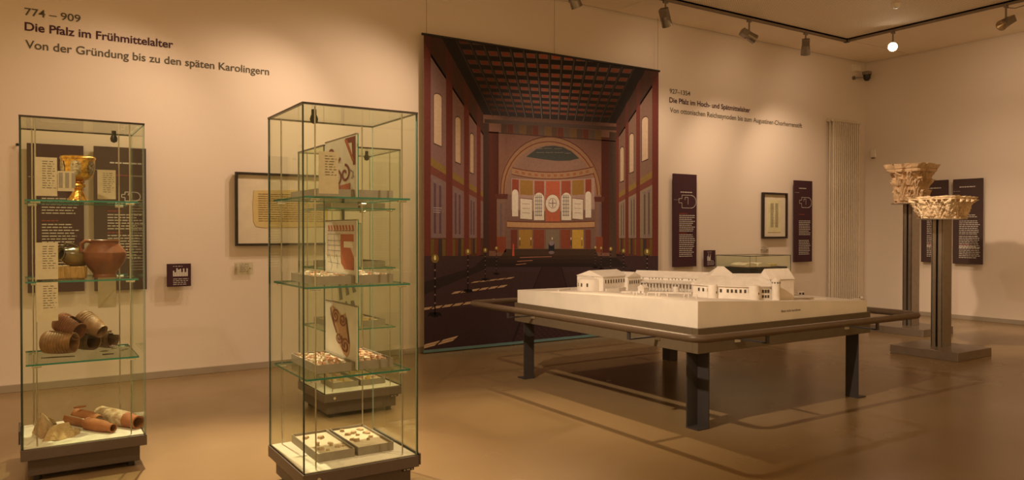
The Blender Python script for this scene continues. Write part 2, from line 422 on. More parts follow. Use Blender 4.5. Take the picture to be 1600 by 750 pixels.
t2 = track((TX, YF, CZ), (TX, TY - .03, CZ), 'dark lamp track on the ceiling running towards the right edge')
MB().box(TX - .03, TX + .03, TY - .03, TY + .03, CZ - .05, CZ).build('corner_joint', 'black', t1)
def spotlight(x, y, aim, label, glow=False, ztop=CZ - .045, drop=.15):
    t = thing('track_spotlight', (x, y, ztop), label, 'spotlight', 'spotlights on the lamp tracks')
    MB().box(x - .035, x + .035, y - .014, y + .014, ztop - .03, ztop + .02).build('adapter', 'alu', t, bevel=.003)
    MB().cyl((x, y, ztop - .03), (x, y, ztop - drop), .011, 10).build('stem', 'alu', t, smooth=True)
    c = Vector((x, y, ztop - drop - .055))
    d = (Vector(aim) - c).normalized()
    T = Matrix.Translation(c) @ d.to_track_quat('Z', 'Y').to_matrix().to_4x4()
    MB().box(-.05, .05, -.042, .042, -.12, .02, T=T).build('gear_box', 'alu', t, bevel=.006)
    MB().lathe([(.0, -.03), (.055, -.03), (.058, .02), (.064, .095), (.060, .095), (.054, .02), (.0, .01)], T, 24).build('lamp_head', 'alu', t, smooth=True)
    MB().lathe([(.0, .03), (.045, .03), (.058, .09), (.059, .0905), (.0, .035)], T, 24).build('reflector', 'lampwarm', t, smooth=True)
    if glow: MB().lathe([(.0, .088), (.04, .088), (.046, .096), (.0, .102)], T, 20).build('bulb', 'lampglow', t, smooth=True)
    MB().cyl(c - d * .02 + Vector((0, 0, .06)), c + Vector((0, 0, -.0)), .012, 8).build('tilt_joint', 'alu', t)
    return t
spotlight(5.02, TY, (5.6, 6.6, 2.8), 'grey spotlight cut by the top edge above the hanging banner')
spotlight(6.38, TY, (7.3, 6.9, 2.4), 'grey spotlight on the track nearest the banner right corner')
spotlight(7.86, TY, (9.2, 5.9, 3.0), 'grey spotlight with reflector turned right, above the purple lettering')
spotlight(9.02, TY, (9.6, 7.0, 2.4), 'grey spotlight above the tall radiator, closest to the track corner')
spotlight(TX, 5.83, (1.0, 0.9, 1.2), 'glaring lit spotlight facing the viewer near the room corner', glow=True)
spotlight(TX, 4.42, (9.1, 4.6, 3.35), 'grey spotlight at the right edge, tilted left below the track')
# thin cable beside the right-hand spotlight, detectors
tag(MB().tube([(TX, 4.42, CZ - .07), (TX + .05, 4.34, CZ - .09), (TX + .06, 4.22, CZ - .075), (TX + .02, 4.08, CZ - .05)], .004, 6).build('lamp_cable', 'black', None, smooth=True, origin=(TX, 4.42, CZ - .07)), 'thin dark cable by the spotlight at the right edge', 'cable')
dl = thing('ceiling_detector', (8.93, 5.19, CZ), 'small round detector on the perforated ceiling at the top edge', 'detector')
MB().lathe([(.0, -.05), (.03, -.05), (.05, -.03), (.055, 0)], Matrix.Translation((8.93, 5.19, CZ)), 20).build('housing', 'plastic', dl, smooth=True)
MB().cyl((8.93, 5.19, CZ - .056), (8.93, 5.19, CZ - .05), .018, 12).build('lens', 'black', dl)

# corner: white junction box, black camera
cb = thing('junction_box', (11.38, WY, 3.90), 'small white box high on the wall in the room corner', 'box')
MB().box(11.31, 11.44, WY - .07, WY, 3.90, 4.0).build('housing', 'plastic', cb, bevel=.006)
MB().box(11.285, 11.31, WY - .03, WY, 3.885, 4.005).build('cable_duct', 'plastic', cb)
sc_ = thing('security_camera', (11.47, WY, 3.75), 'small black security camera on a bracket in the corner under the white box', 'camera')
MB().cyl((11.32, WY, 3.79), (11.32, WY - .03, 3.79), .03, 14).build('wall_plate', 'alu', sc_)
MB().tube([(11.32, WY - .03, 3.79), (11.40, WY - .09, 3.79), (11.46, WY - .14, 3.80)], .008).build('bracket', 'alu', sc_, smooth=True)
MB().box(11.42, 11.53, WY - .20, WY - .09, 3.835, 3.89).build('sun_hood', 'alu', sc_, bevel=.008)
MB().lathe([(.0, -.10), (.03, -.095), (.055, -.06), (.058, 0), (.0, 0)], Matrix.Translation((11.475, WY - .145, 3.836)), 18).build('dome', 'black', sc_, smooth=True)
# wall device on the right wall
wd = thing('wall_sensor', (WX, 7.12, 2.49), 'slim pale sensor unit on the right wall beside the radiator', 'sensor')
MB().box(WX - .035, WX, 7.085, 7.165, 2.5, 2.64).build('housing', 'plastic', wd, bevel=.008)
MB().box(WX - .04, WX - .03, 7.10, 7.15, 2.485, 2.505).build('lens', 'alu', wd)
ot = thing('power_outlet', (10.0, WY, .30), 'double white power outlet low on the wall left of the radiator', 'outlet')
MB().box(9.93, 10.075, WY - .012, WY, .30, .376).build('plate', 'plastic', ot, bevel=.003)
for x in (9.966, 10.04):
    s = MB().cyl((x, WY - .0125, .338), (x, WY - .016, .338), .024, 14).build('socket', 'dark', ot)
# ------------------------------------------------------------------ radiator
rd = thing('radiator', (11.0, WY, .17), 'tall cream tubular radiator standing against the wall by the corner', 'radiator')
RX0, RX1, n = 10.60, 11.33, 14
tub = None
for k in range(n):
    x = RX0 + .03 + (RX1 - RX0 - .06) * k / (n - 1)
    for y in (WY - .125, WY - .06):
        if tub is None:
            tub = MB().cyl((x, y, .22), (x, y, 3.02), .0125, 10).build('tube', 'rad', rd, smooth=True); X0, Y0 = x, y
        else:
            o = tub.copy(); COL.objects.link(o); o.location = (x - X0, y - Y0, 0)
for z in (.20, 3.04):
    for y in (WY - .125, WY - .06):
        MB().cyl((RX0, y, z), (RX1, y, z), .022, 12).build('header', 'rad', rd, smooth=True)
for x in (RX0 + .03, RX1 - .03):
    for z in (.20, 3.04): MB().cyl((x, WY - .125, z), (x, WY - .002, z), .016, 10).build('spacer', 'rad', rd, smooth=True)
MB().cyl((RX1, WY - .09, .215), (RX1 + .05, WY - .09, .215), .016, 10).build('valve_body', 'alu', rd)
vh = MB().cyl((RX1 + .05, WY - .09, .215), (RX1 + .13, WY - .09, .215), .026, 14).build('valve_head', 'plastic', rd, smooth=True)
MB().tube([(RX1 + .04, WY - .09, .2), (RX1 + .04, WY - .09, .12), (RX1 + .04, WY - .003, .10)], .009).build('feed_pipe', 'rad', rd, smooth=True)

# ------------------------------------------------------------------ lettering on the long wall
wl = thing('wall_lettering', (.9, WY, 2.8), 'three lines of lettering reading 774 to 909 high on the wall at left', 'lettering')
text_mesh('774 – 909', .395, .060, (.010, WY, 3.055), (1, 0, 0), 'word', 'inkg', wl, .003)
text_mesh('Die Pfalz im Frühmittelalter', 1.112, .067, (.010, WY, 2.932), (1, 0, 0), 'word', 'inkp', wl, .003, .020)
text_mesh('Von der Gründung bis zu den späten Karolingern', 1.95, .067, (.014, WY, 2.788), (1, 0, 0), 'word', 'inkg', wl, .003)
wl2 = thing('wall_lettering', (8.5, WY, 2.88), 'three lines of lettering reading 927 to 1354 on the wall right of the banner', 'lettering')
text_mesh('927–1354', .385, .060, (7.215, WY, 3.140), (1, 0, 0), 'word', 'inkg', wl2, .003)
text_mesh('Die Pfalz im Hoch- und Spätmittelalter', 1.61, .067, (7.21, WY, 3.018), (1, 0, 0), 'word', 'inkp', wl2, .003, .020)
text_mesh('Von ottonischen Reichssynoden bis zum Augustiner-Chorherrenstift', 2.79, .067, (7.22, WY, 2.885), (1, 0, 0), 'word', 'inkg', wl2, .003)

# ------------------------------------------------------------------ text panels
def panel(side, a0, a1, z0, z1, m, label, blocks, group='text panels', draw=None, name='text_board', th=.02, off=.03):
    "upright text panel on the back wall (a = x) or right wall (a = y, running to the viewer's right as y falls)"
    if side == 'B':
        org = lambda a, z: Vector((a, WY - off - th, z)); xd = Vector((1, 0, 0)); nr = Vector((0, -1, 0))
        t = thing(name, ((a0 + a1) / 2, WY, z0), label, 'panel', group)
        MB().box(a0, a1, WY - off - th, WY - off, z0, z1).build('board', m, t, bevel=.002)
        MB().box(a0 + .08, a1 - .08, WY - off, WY - .001, z0 + .1, z1 - .1).build('wall_spacer', 'alu', t)
    else:
        org = lambda a, z: Vector((WX - off - th, a, z)); xd = Vector((0, -1, 0)); nr = Vector((-1, 0, 0))
        t = thing(name, (WX, (a0 + a1) / 2, z0), label, 'panel', group)
        MB().box(WX - off - th, WX - off, a1, a0, z0, z1).build('board', m, t, bevel=.002)
        MB().box(WX - off, WX - .001, a1 + .08, a0 - .08, z0 + .1, z1 - .1).build('wall_spacer', 'alu', t)
    W = abs(a1 - a0); Hh = z1 - z0
    sg = 1 if side == 'B' else -1
    for (fx, fz, fw, nl, lh, h, ink, nm, rag) in blocks:
        mb = MB(); words(mb, org(a0 + sg * fx * W, z1 - fz * Hh), xd, fw * W, nl, lh, h, 0, rag, nr)
        mb.build(nm, ink, t, fix=False)
    if draw: draw(t, org, xd, nr)
    return t
PB = [(.30, .20, .55, 1, .02, .011, 'inkw', 'headline', .05), (0.02, .225, .2, 1, .02, .003, 'inkw', 'rule', 0),
      (.25, .345, .3, 1, .02, .009, 'inkr', 'subheading', .05), (.25, .37, .66, 6, .024, .008, 'inkw', 'text_block', .2),
      (.25, .52, .30, 1, .02, .009, 'inkr', 'subheading', .05), (.25, .545, .66, 9, .024, .008, 'inkw', 'text_block', .2),
      (.25, .74, .30, 1, .02, .009, 'inkr', 'subheading', .05), (.25, .765, .66, 6, .024, .008, 'inkw', 'text_block', .25)]
panel('B', .018, .418, .80, 2.015, 'purple', 'purple text panel left of two behind the chalice case', PB)
def plan(cx, cz, s):
    def f(t, org, xd, nr):
        mb = MB(); Z = Vector((0, 0, 1)); c = org(cx, cz) + nr * .0015
        def seg(p, q, w=.006):
            p = Vector(p) * s; q = Vector(q) * s; P = c + xd * p.x + Z * p.y; Q = c + xd * q.x + Z * q.y
            d = (Q - P).normalized(); n2 = d.cross(nr) * w / 2
            mb.face([P - n2, Q - n2, Q + n2, P + n2])
        arc = [(.5 + .5 * math.cos(a), .45 * math.sin(a)) for a in np.linspace(-1.7, 1.7, 14)]
        for a, b in zip(arc[:-1], arc[1:]): seg(a, b, .008)
        for a, b in [((.4, .45), (-.4, .45)), ((-.4, .45), (-.4, .2)), ((-.4, .2), (-.7, .2)), ((-.7, .2), (-.7, -.1)), ((-.7, -.1), (-.4, -.1)), ((-.4, -.1), (-.4, -.45)), ((-.4, -.45), (.4, -.45)), ((-.1, .3), (.2, .3)), ((.2, .3), (.2, -.2)), ((-.1, .3), (-.1, .1))]:
            seg(a, b)
        mb.build('plan_drawing', 'inkw', t, fix=False)
    return f
panel('B', .492, .892, .795, 2.02, 'greyp', 'grey text panel right of two behind the chalice case',
      [(.30, .115, .66, 1, .02, .012, 'inkw', 'headline', .05), (0.02, .165, .3, 1, .02, .003, 'inkw', 'rule', 0), (.4, .20, .3, 1, .02, .009, 'inkr', 'subheading', .1),
       (.25, .45, .3, 1, .02, .009, 'inkr', 'subheading', .05), (.25, .475, .68, 6, .024, .008, 'inkw', 'text_block', .2),
       (.25, .60, .3, 1, .02, .009, 'inkr', 'subheading', .05), (.25, .62, .68, 9, .024, .008, 'inkw', 'text_block', .2)], draw=plan(.76, 1.60, .085))
def pic(x0, x1, z0, z1):
    def f(t, org, xd, nr):
        mb = MB(); n = 9
        for i in range(n):
            a = x0 + (x1 - x0) * i / n; b = x0 + (x1 - x0) * (i + .85) / n; h = z0 + (z1 - z0) * random.uniform(.45, 1)
            mb.face([org(a, z0) + nr * .0015, org(b, z0) + nr * .0015, org(b, h) + nr * .0015, org(a, h) + nr * .0015])
        mb.build('small_picture', 'inkw', t, fix=False)
    return f
panel('B', 1.052, 1.25, .81, 1.012, 'purple', 'small square purple label with a tiny building picture left of the parchment frame',
      [(.25, .12, .4, 1, .01, .004, 'inkw', 'headline', .05), (.25, .68, .65, 4, .016, .005, 'inkw', 'text_block', .2)], group='small wall labels', draw=pic(1.10, 1.225, .90, .975), name='wall_label', off=.045)
panel('B', 7.225, 7.665, .825, 2.068, 'purple', 'tall purple text panel with a white plan right of the banner',
      [(.30, .20, .5, 1, .02, .012, 'inkw', 'headline', .05), (0.02, .28, .25, 1, .02, .003, 'inkw', 'rule', 0), (.25, .43, .35, 1, .02, .010, 'inkr', 'subheading', .05), (.25, .45, .68, 9, .026, .010, 'inkw', 'text_block', .2),
       (.25, .64, .35, 1, .02, .010, 'inkr', 'subheading', .05), (.25, .66, .68, 12, .026, .010, 'inkw', 'text_block', .2)], draw=plan(7.46, 1.70, .19), off=.045)
panel('B', 9.75, 10.185, .835, 2.072, 'purple', 'tall purple text panel with a white plan left of the radiator',
      [(.25, .10, .4, 1, .02, .012, 'inkw', 'headline', .05), (0.02, .15, .25, 1, .02, .003, 'inkw', 'rule', 0), (.25, .42, .3, 1, .02, .010, 'inkr', 'subheading', .05), (.25, .50, .68, 9, .026, .010, 'inkw', 'text_block', .2),
       (.25, .74, .68, 9, .026, .010, 'inkw', 'text_block', .2)], draw=plan(9.99, 1.74, .17), off=.045)
panel('B', 7.82, 8.035, .815, 1.04, 'purple', 'small purple label between the tall panel and the book vitrine',
      [(.25, .12, .4, 1, .01, .005, 'inkw', 'headline', .05), (.25, .66, .65, 4, .018, .006, 'inkw', 'text_block', .2)], group='small wall labels', draw=pic(7.87, 7.94, .90, 1.0), name='wall_label', off=.045)
RB = [(.22, .10, .55, 1, .02, .014, 'inkw', 'headline', .05), (0.02, .145, .22, 1, .02, .004, 'inkw', 'rule', 0), (.22, .43, .7, 2, .026, .010, 'inkw', 'text_block', .25), (.22, .50, .7, 8, .027, .011, 'inkw', 'text_block', .15),
      (.22, .68, .7, 7, .027, .011, 'inkw', 'text_block', .15), (.22, .78, .35, 1, .02, .011, 'inkr', 'subheading', .05), (.22, .80, .7, 7, .027, .011, 'inkw', 'text_block', .2)]
panel('R', 6.315, 5.915, .83, 2.072, 'greyp', 'brownish text panel on the right wall partly hidden by the tall capital', RB, off=.045)
panel('R', 5.845, 5.428, .822, 2.07, 'greyp', 'brownish text panel on the right wall, fully visible right of the tall capital', RB, off=.045)

# ------------------------------------------------------------------ framed sheets, acrylic labels
def framed(x0, x1, z0, z1, label, inner, m, bar=.022, lines=0):
    t = thing('framed_parchment' if lines > 0 else 'framed_manuscript', ((x0 + x1) / 2, WY, z0), label, 'picture', 'framed manuscripts')
    y0, y1 = WY - .055, WY - .015
    for nm, b in (('frame_bar', (x0, x1, z1 - bar, z1)), ('frame_bar', (x0, x1, z0, z0 + bar)), ('frame_bar', (x0, x0 + bar, z0 + bar, z1 - bar)), ('frame_bar', (x1 - bar, x1, z0 + bar, z1 - bar))):
        MB().box(b[0], b[1], y0, y1, b[2], b[3]).build(nm, 'frame', t, bevel=.002)
    MB().box(x0 + bar, x1 - bar, WY - .03, WY, z0 + bar, z1 - bar).build('mount', 'passe', t)
    mb = MB(); mb.prism([(p[0], p[1]) for p in inner], 0, .004, T=Matrix(((1, 0, 0, 0), (0, 0, -1, WY - .03), (0, 1, 0, 0), (0, 0, 0, 1))))
    sh = mb.build('sheet', m, t)
    xs = [p[0] for p in inner]; zs = [p[1] for p in inner]; a, b, c, d = min(xs), max(xs), min(zs), max(zs)
    mb = MB()
    if lines > 0:
        words(mb, (a + .05, WY - .0345, d - .05), (1, 0, 0), b - a - .09, lines, (d - c - .09) / lines, .006, 0, .05, (0, -1, 0))
    else:
        for k in range(2):
            xx = a + .06 + k * (b - a - .08) / 2
            m2 = MB(); words(m2, (xx, WY - .0345, d - .06), (1, 0, 0), (b - a - .16) / 2, 22, (d - c - .12) / 22, .008, 0, .1, (0, -1, 0)); m2.build('script_column', 'ink', sh, fix=False)
    if lines > 0: mb.build('script', mat('brown_ink', A(120, 80, 36), .9), sh, fix=False)
    return t
framed(1.640, 2.69, 1.165, 1.852, 'wide dark-framed parchment sheet on the wall behind the corner glass case',
       [(1.81, 1.685), (1.80, 1.55), (1.805, 1.39), (1.83, 1.345), (1.90, 1.335), (2.52, 1.345), (2.53, 1.69), (2.2, 1.70)], 'parch', lines=13)
framed(9.055, 9.612, 1.195, 1.872, 'upright dark-framed manuscript page on the wall above the book vitrine',
       [(9.18, 1.765), (9.18, 1.285), (9.475, 1.285), (9.475, 1.765)], 'page', bar=.028, lines=0)
def acrylic(x0, x1, z0, z1, label):
    t = thing('acrylic_label', ((x0 + x1) / 2, WY, z0), label, 'label', 'clear acrylic labels')
    MB().box(x0, x1, WY - .022, WY - .018, z0, z1).build('plate', 'acryl', t)
    for x in (x0 + .02, x1 - .02): MB().cyl((x, WY - .026, (z0 + z1) / 2), (x, WY, (z0 + z1) / 2), .007, 10).build('standoff', 'steel', t)
    mb = MB(); words(mb, (x0 + .045, WY - .0225, z1 - .02), (1, 0, 0), x1 - x0 - .08, 5, .017, .004, 0, .2, (0, -1, 0)); mb.build('print', 'inkg', t, fix=False)
acrylic(1.635, 1.80, .895, 1.012, 'small clear acrylic label on the wall under the wide parchment frame')
acrylic(9.05, 9.215, .985, 1.075, 'small clear acrylic label on the wall under the manuscript page')
nl = thing('wall_hook', (-.045, WY, 1.98), 'tiny dark hook on the wall left of the chalice case', 'hook')
MB().cyl((-.045, WY, 2.0), (-.045, WY - .015, 2.0), .006, 8).build('pin', 'black', nl)
MB().cyl((-.045, WY - .015, 2.0), (-.045, WY - .02, 2.0), .012, 10).build('head', 'black', nl)
# ================================================================== hanging banner with the printed nave
BY, BX0, BX1, BZ0, BZ1 = 7.2, 3.548, 6.925, .028, 3.382
bn = thing('hanging_banner', ((BX0 + BX1) / 2, BY, BZ0), 'huge hanging banner printed with a basilica interior and apse', 'banner')
MB().box(BX0, BX1, BY, BY + .006, BZ0, BZ1).build('fabric', 'backing', bn)
MB().cyl((BX0 - .02, BY + .004, BZ1), (BX1 + .02, BY + .004, BZ1), .014, 12).build('top_rod', 'black', bn, smooth=True)
MB().box(BX0 - .005, BX1 + .005, BY - .006, BY + .014, BZ0 - .018, BZ0 + .012).build('bottom_bar', 'teal', bn)
for x in (BX0 + .035, 5.255, BX1 - .01):
    MB().cyl((x, BY + .004, BZ1), (x, BY + .004, CZ), .0018, 6).build('hanging_wire', 'black', bn)
VPX, VPY = 862.0, 372.0
pm = MB()
def clip(poly):
    "keep printed shapes inside the cloth: poly of (x, z, colour)"
    for ax, lim, sg in ((0, BX0, 1), (0, BX1, -1), (1, BZ0, 1), (1, BZ1, -1)):
        out = []
        for i, q in enumerate(poly):
            p = poly[i - 1]; dp = sg * (p[ax] - lim); dq = sg * (q[ax] - lim)
            if (dp >= 0) != (dq >= 0):
                t = dp / (dp - dq)
                out.append(tuple(p[k] + t * (q[k] - p[k]) for k in (0, 1)) + (tuple(a + t * (b - a) for a, b in zip(p[2], q[2])),))
            if dq >= 0: out.append(q)
        poly = out
        if len(poly) < 3: return []
    return poly
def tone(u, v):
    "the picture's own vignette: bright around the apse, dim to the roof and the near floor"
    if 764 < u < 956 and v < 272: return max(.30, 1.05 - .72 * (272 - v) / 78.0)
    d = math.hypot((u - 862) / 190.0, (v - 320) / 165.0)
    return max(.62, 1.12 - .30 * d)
def ink(pts, c, layer, k=1.0, g=None):
    "one printed shape; pts are traced points of the print, layered a hair apart"
    P = []
    for i, (u, v) in enumerate(pts):
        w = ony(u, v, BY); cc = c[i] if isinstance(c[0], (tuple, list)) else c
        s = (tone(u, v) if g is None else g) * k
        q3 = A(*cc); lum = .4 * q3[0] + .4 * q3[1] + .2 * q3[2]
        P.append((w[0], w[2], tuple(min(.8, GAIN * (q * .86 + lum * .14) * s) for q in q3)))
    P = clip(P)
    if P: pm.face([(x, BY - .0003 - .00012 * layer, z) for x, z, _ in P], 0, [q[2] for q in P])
GAIN = 1.25
def vy(x, k): return VPY - abs(x - VPX) * k
def wq(x0, x1, k0, k1, c, layer, n=1, **kw):
    for i in range(n):
        a = x0 + (x1 - x0) * i / n; b = x0 + (x1 - x0) * (i + 1) / n
        ink([(a, vy(a, k0)), (b, vy(b, k0)), (b, vy(b, k1)), (a, vy(a, k1))], c, layer, **kw)
ink([(640, 30), (1050, 30), (1050, 570), (640, 570)], (26, 17, 13), -1, g=1.0)
# ---- side walls
for side in (-1, 1):
    near, far = (658, 757) if side < 0 else (1030, 962)
    wq(near, far, 1.95, 1.50, (72, 38, 24), 0, 8)
    wq(near, far, 1.535, 1.52, (45, 25, 18), 2, 4)
    wq(near, far, 1.52, .67, (124, 76, 60) if side < 0 else (118, 74, 50), 0, 8)
    wq(near, far, .67, .60, (128, 84, 30), 1, 6); wq(near, far, .60, .53, (112, 48, 32), 1, 6)
    wq(near, far, .53, 0.0, (122, 78, 64) if side < 0 else (132, 96, 64), 0, 8)
    wq(near, far, 0.0, -.24, (82, 40, 24), 0, 8)
    wq(near, far, -.24, -.43, (44, 25, 20), 0, 8)
    wq(near, far, -.31, -.325, (70, 45, 34), 2, 4); wq(near, far, -.40, -.415, (66, 44, 34), 2, 4)
    pil = [(658, 673), (697, 707), (725, 733), (745, 751)] if side < 0 else [(1030, 1019), (1000, 994), (982, 977), (967, 963)]
    for a, b in pil:
        wq(a, b, 1.8, -.24, (106, 38, 25), 3, 3)
        wq(a, b, 1.8, 1.53, (84, 36, 24), 4)
    wins = [(678, 690, 152, 226), (711.5, 719.5, 188, 254), (734.5, 740, 214, 270)] if side < 0 else [(1012.5, 1003, 188, 250), (990, 983.5, 214, 269), (974.5, 969, 235, 283)]
    for a, b, t, l in wins:
        m = (a + b) / 2; w = abs(b - a) / 2; sl = .45 if side < 0 else -.45
        for gr, cc, ly in ((1.6, (60, 32, 24), 3), (0, (168, 120, 80), 4)):
            P = [(m - w - gr * .4, l - sl * w + gr), (m + w + gr * .4, l + sl * w + gr)]
            P += [(m + (w + gr * .4) * math.cos(x), t + sl * w * .6 * math.cos(x) - (5 + gr) * math.sin(x)) for x in np.linspace(0, math.pi, 9)]
            ink(P, cc, ly, g=1.0)
    # painted columns and dado fields between the pilasters
    for (a, _), (b, _) in zip(pil[:-1], pil[1:]):
        s0 = pil[[p[0] for p in pil].index(a)][1]
        for q in (.27, .62):
            x = s0 + (b - s0) * q; w = (b - s0) * .07
            wq(x - w, x + w, .50, .02, (86, 54, 54) if side < 0 else (92, 62, 52), 2)
            wq(x - 2 * w, x + 2 * w, .50, .47, (120, 84, 70), 3)
            wq(x - 2 * w, x + 2 * w, .04, .01, (120, 84, 70), 3)
        for i, cc in enumerate(((118, 78, 26), (120, 50, 26), (70, 48, 42), (118, 78, 26))):
            x0 = s0 + (b - s0) * i / 4; x1 = s0 + (b - s0) * (i + .9) / 4
            wq(x0, x1, -.01, -.20, cc, 2, k=.75)
# ---- ceiling with coffers: columns run to the vanishing point, rows shrink with depth
def cp(col, d):
    "col -1..1 across the ceiling, d = depth factor 1 (back) upwards (near)"
    xb = 859.5 + col * 102.5; yb = 187 + col * 6.0
    return (VPX + (xb - VPX) * d, VPY + (yb - VPY) * d)
nr_, dd = 14, []
z = 1.0
for i in range(nr_ + 1): dd.append(1.0 / (1 - .0367 * i))
for i in range(nr_):
    for j in range(16):
        a, b = -1 + j / 8, -1 + (j + 1) / 8
        ink([cp(a, dd[i]), cp(b, dd[i]), cp(b, dd[i + 1]), cp(a, dd[i + 1])], (30, 19, 14), 1, g=1.0)
        if 1 <= j <= 14 and i >= 1:
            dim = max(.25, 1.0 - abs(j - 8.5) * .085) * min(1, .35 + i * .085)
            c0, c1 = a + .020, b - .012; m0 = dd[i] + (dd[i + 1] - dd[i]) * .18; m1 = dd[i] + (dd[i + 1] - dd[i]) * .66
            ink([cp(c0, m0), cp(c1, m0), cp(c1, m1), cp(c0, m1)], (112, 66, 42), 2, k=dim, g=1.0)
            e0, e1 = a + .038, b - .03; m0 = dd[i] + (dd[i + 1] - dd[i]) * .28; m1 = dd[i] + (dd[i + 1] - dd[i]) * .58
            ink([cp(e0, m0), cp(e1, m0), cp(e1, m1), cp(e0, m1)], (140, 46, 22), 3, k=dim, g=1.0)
for j in range(1, 16):
    a = -1 + j / 8
    ink([cp(a - .006, 1.0), cp(a + .006, 1.0), cp(a + .006, 2.1), cp(a - .006, 2.1)], (78, 52, 38), 4, k=max(.4, 1 - abs(j - 8) * .08), g=1.0)
# ---- end wall
EW = [(755, 183), (963, 196), (963, 402), (755, 402)]
for i in range(6):
    a = 755 + 208 * i / 6; b = 755 + 208 * (i + 1) / 6; ya = 179 + 14 * i / 6; yb = 179 + 14 * (i + 1) / 6
    for t0, t1 in ((0, .33), (.33, .66), (.66, 1)):
        ink([(a, ya + (402 - ya) * t0), (b, yb + (402 - yb) * t0), (b, yb + (402 - yb) * t1), (a, ya + (402 - ya) * t1)], (116, 66, 43), 4)
for i in range(16):                                   # painted frieze
    a = 783 + 157 * i / 16; b = 783 + 157 * (i + .95) / 16; s = (i / 16) * 12
    ink([(a, 193 + s * .9), (b, 193.5 + s * .9), (b, 209 + s), (a, 208 + s)], [(98, 58, 34), (112, 46, 26), (104, 68, 46), (120, 72, 30)][i % 4], 5, k=.8)
ink([(757, 186), (963, 198), (963, 204), (757, 192)], (62, 38, 26), 6)
ink([(763, 206), (962, 220), (962, 221.4), (763, 207.4)], (52, 28, 20), 6)
for a, b, ya, yb in ((764, 779, 205, 392), (939.5, 952, 214, 395)):
    ink([(a, ya), (b, ya + 1), (b, yb), (a, yb)], (84, 32, 20), 6)
ink([(755, 192), (764, 193), (764, 402), (755, 402)], (66, 36, 26), 6); ink([(952, 206), (963, 207), (963, 402), (952, 402)], (76, 46, 30), 6)
# the arch: reddish bands, then the opening
def arch(x0, x1, top, foot, c, layer, n=22, p=1.0):
    m = (x0 + x1) / 2; r = (x1 - x0) / 2
    pts = [(x0, foot), (x1, foot + 3)] + [(m + r * math.cos(a), foot - 3 + 3 * math.cos(a) - (foot - 3 - top) * math.sin(a) ** p) for a in np.linspace(0, math.pi, n)]
    ink(pts, c, layer)
arch(782, 939, 213, 303, (86, 34, 20), 7); arch(783, 938, 214.5, 303, (138, 84, 48), 8)
arch(786.5, 934, 220.5, 304, (100, 38, 20), 9); arch(788, 932.5, 222, 304, (138, 84, 48), 10)
arch(790, 930.5, 227, 304, (126, 80, 55), 11)
ink([(786, 302), (934, 304), (934, 400), (786, 400)], (112, 70, 52), 8)
# apse: dark calotte, plain zone, ornament band, coloured fields
cal = [(822 + 0, 245), (838, 233), (852, 228.5), (866, 227.6), (880, 230), (893, 236.5), (905, 247.5), (890, 251), (870, 251.5), (848, 249)]
ink(cal, (58, 50, 38), 12)
for x0, x1, y in ((838, 848, 232), (850, 862, 231.5), (866, 878, 232), (838, 850, 238), (852, 864, 238), (866, 880, 238), (882, 892, 239)):
    ink([(x0, y), (x1, y), (x1, y + .7), (x0, y + .7)], (112, 84, 56), 13)
def bandq(x0, x1, y0, y1, c, layer, sag=9.0, yoff=0.0, **kw):
    f = lambda x: -sag * ((x - 861) / 68.0) ** 2
    n = max(1, int(abs(x1 - x0) / 8))
    for i in range(n):
        a = x0 + (x1 - x0) * i / n; b = x0 + (x1 - x0) * (i + 1) / n
        ink([(a, y0 + f(a)), (b, y0 + f(b)), (b, y1 + f(b)), (a, y1 + f(a))], c, layer, **kw)
bandq(800, 927, 268.5, 270, (92, 34, 20), 13); bandq(800, 927, 270, 279, (138, 88, 52), 12); bandq(799, 928, 279, 280.3, (92, 34, 20), 13)
for i in range(12): bandq(805 + i * 10, 810 + i * 10, 272.5, 276.5, (132, 66, 34), 13)
bandq(799, 929, 281, 330, (148, 102, 78), 12, sag=3)
for x0, x1, c in ((800, 810.5, (128, 46, 24)), (812.5, 832.5, (134, 82, 25)), (835, 850, (136, 54, 29)), (853, 874.5, (158, 62, 32)), (877, 891.5, (136, 54, 29)), (894, 912, (134, 82, 25)), (914.5, 924, (128, 46, 24))):
    bandq(x0, x1, 283, 306, c, 13, sag=4)
def oval(cx, cy, rx, ry, c, layer, n=20): ink([(cx + rx * math.cos(a), cy + ry * math.sin(a)) for a in np.linspace(0, 2 * math.pi, n, endpoint=False)], c, layer)
def awin(x0, x1, y0, y1, c, layer):
    m = (x0 + x1) / 2; r = (x1 - x0) / 2
    ink([(x0, y1), (x1, y1)] + [(m + r * math.cos(a), y0 + r * 1.2 - r * 1.2 * math.sin(a)) for a in np.linspace(0, math.pi, 9)], c, layer)
for x0, x1 in ((834, 850), (877, 892.5)):
    awin(x0, x1, 301, 344, (206, 172, 158), 14); awin(x0 + 1.5, x1 - 3.2, 303, 338, (244, 226, 204), 15)
    for q in np.linspace(x0 + 3, x1 - 5, 4): ink([(q, 304), (q + .7, 304), (q + .7, 338), (q, 338)], (60, 52, 58), 16)
    for q in np.linspace(308, 336, 6): ink([(x0 + 1.5, q), (x1 - 3.2, q), (x1 - 3.2, q + .7), (x0 + 1.5, q + .7)], (60, 52, 58), 16)
awin(800, 809.5, 296, 338, (222, 184, 140), 14); awin(914.5, 923.5, 299, 340, (222, 184, 140), 14)
for x0, x1 in ((812, 832), (893.5, 911.5)):
    ink([(x0, 309), (x1, 311), (x1, 344), (x0, 342.5)], (96, 52, 34), 14); ink([(x0 + .7, 310), (x1 - .7, 312), (x1 - .7, 343), (x0 + .7, 341.5)], (208, 160, 120), 15)
    for i in range(3): ink([(x0 + 4, 318 + i * 7), (x1 - 4, 318.5 + i * 7), (x1 - 4, 319.3 + i * 7), (x0 + 4, 319 + i * 7)], (150, 104, 78), 16)
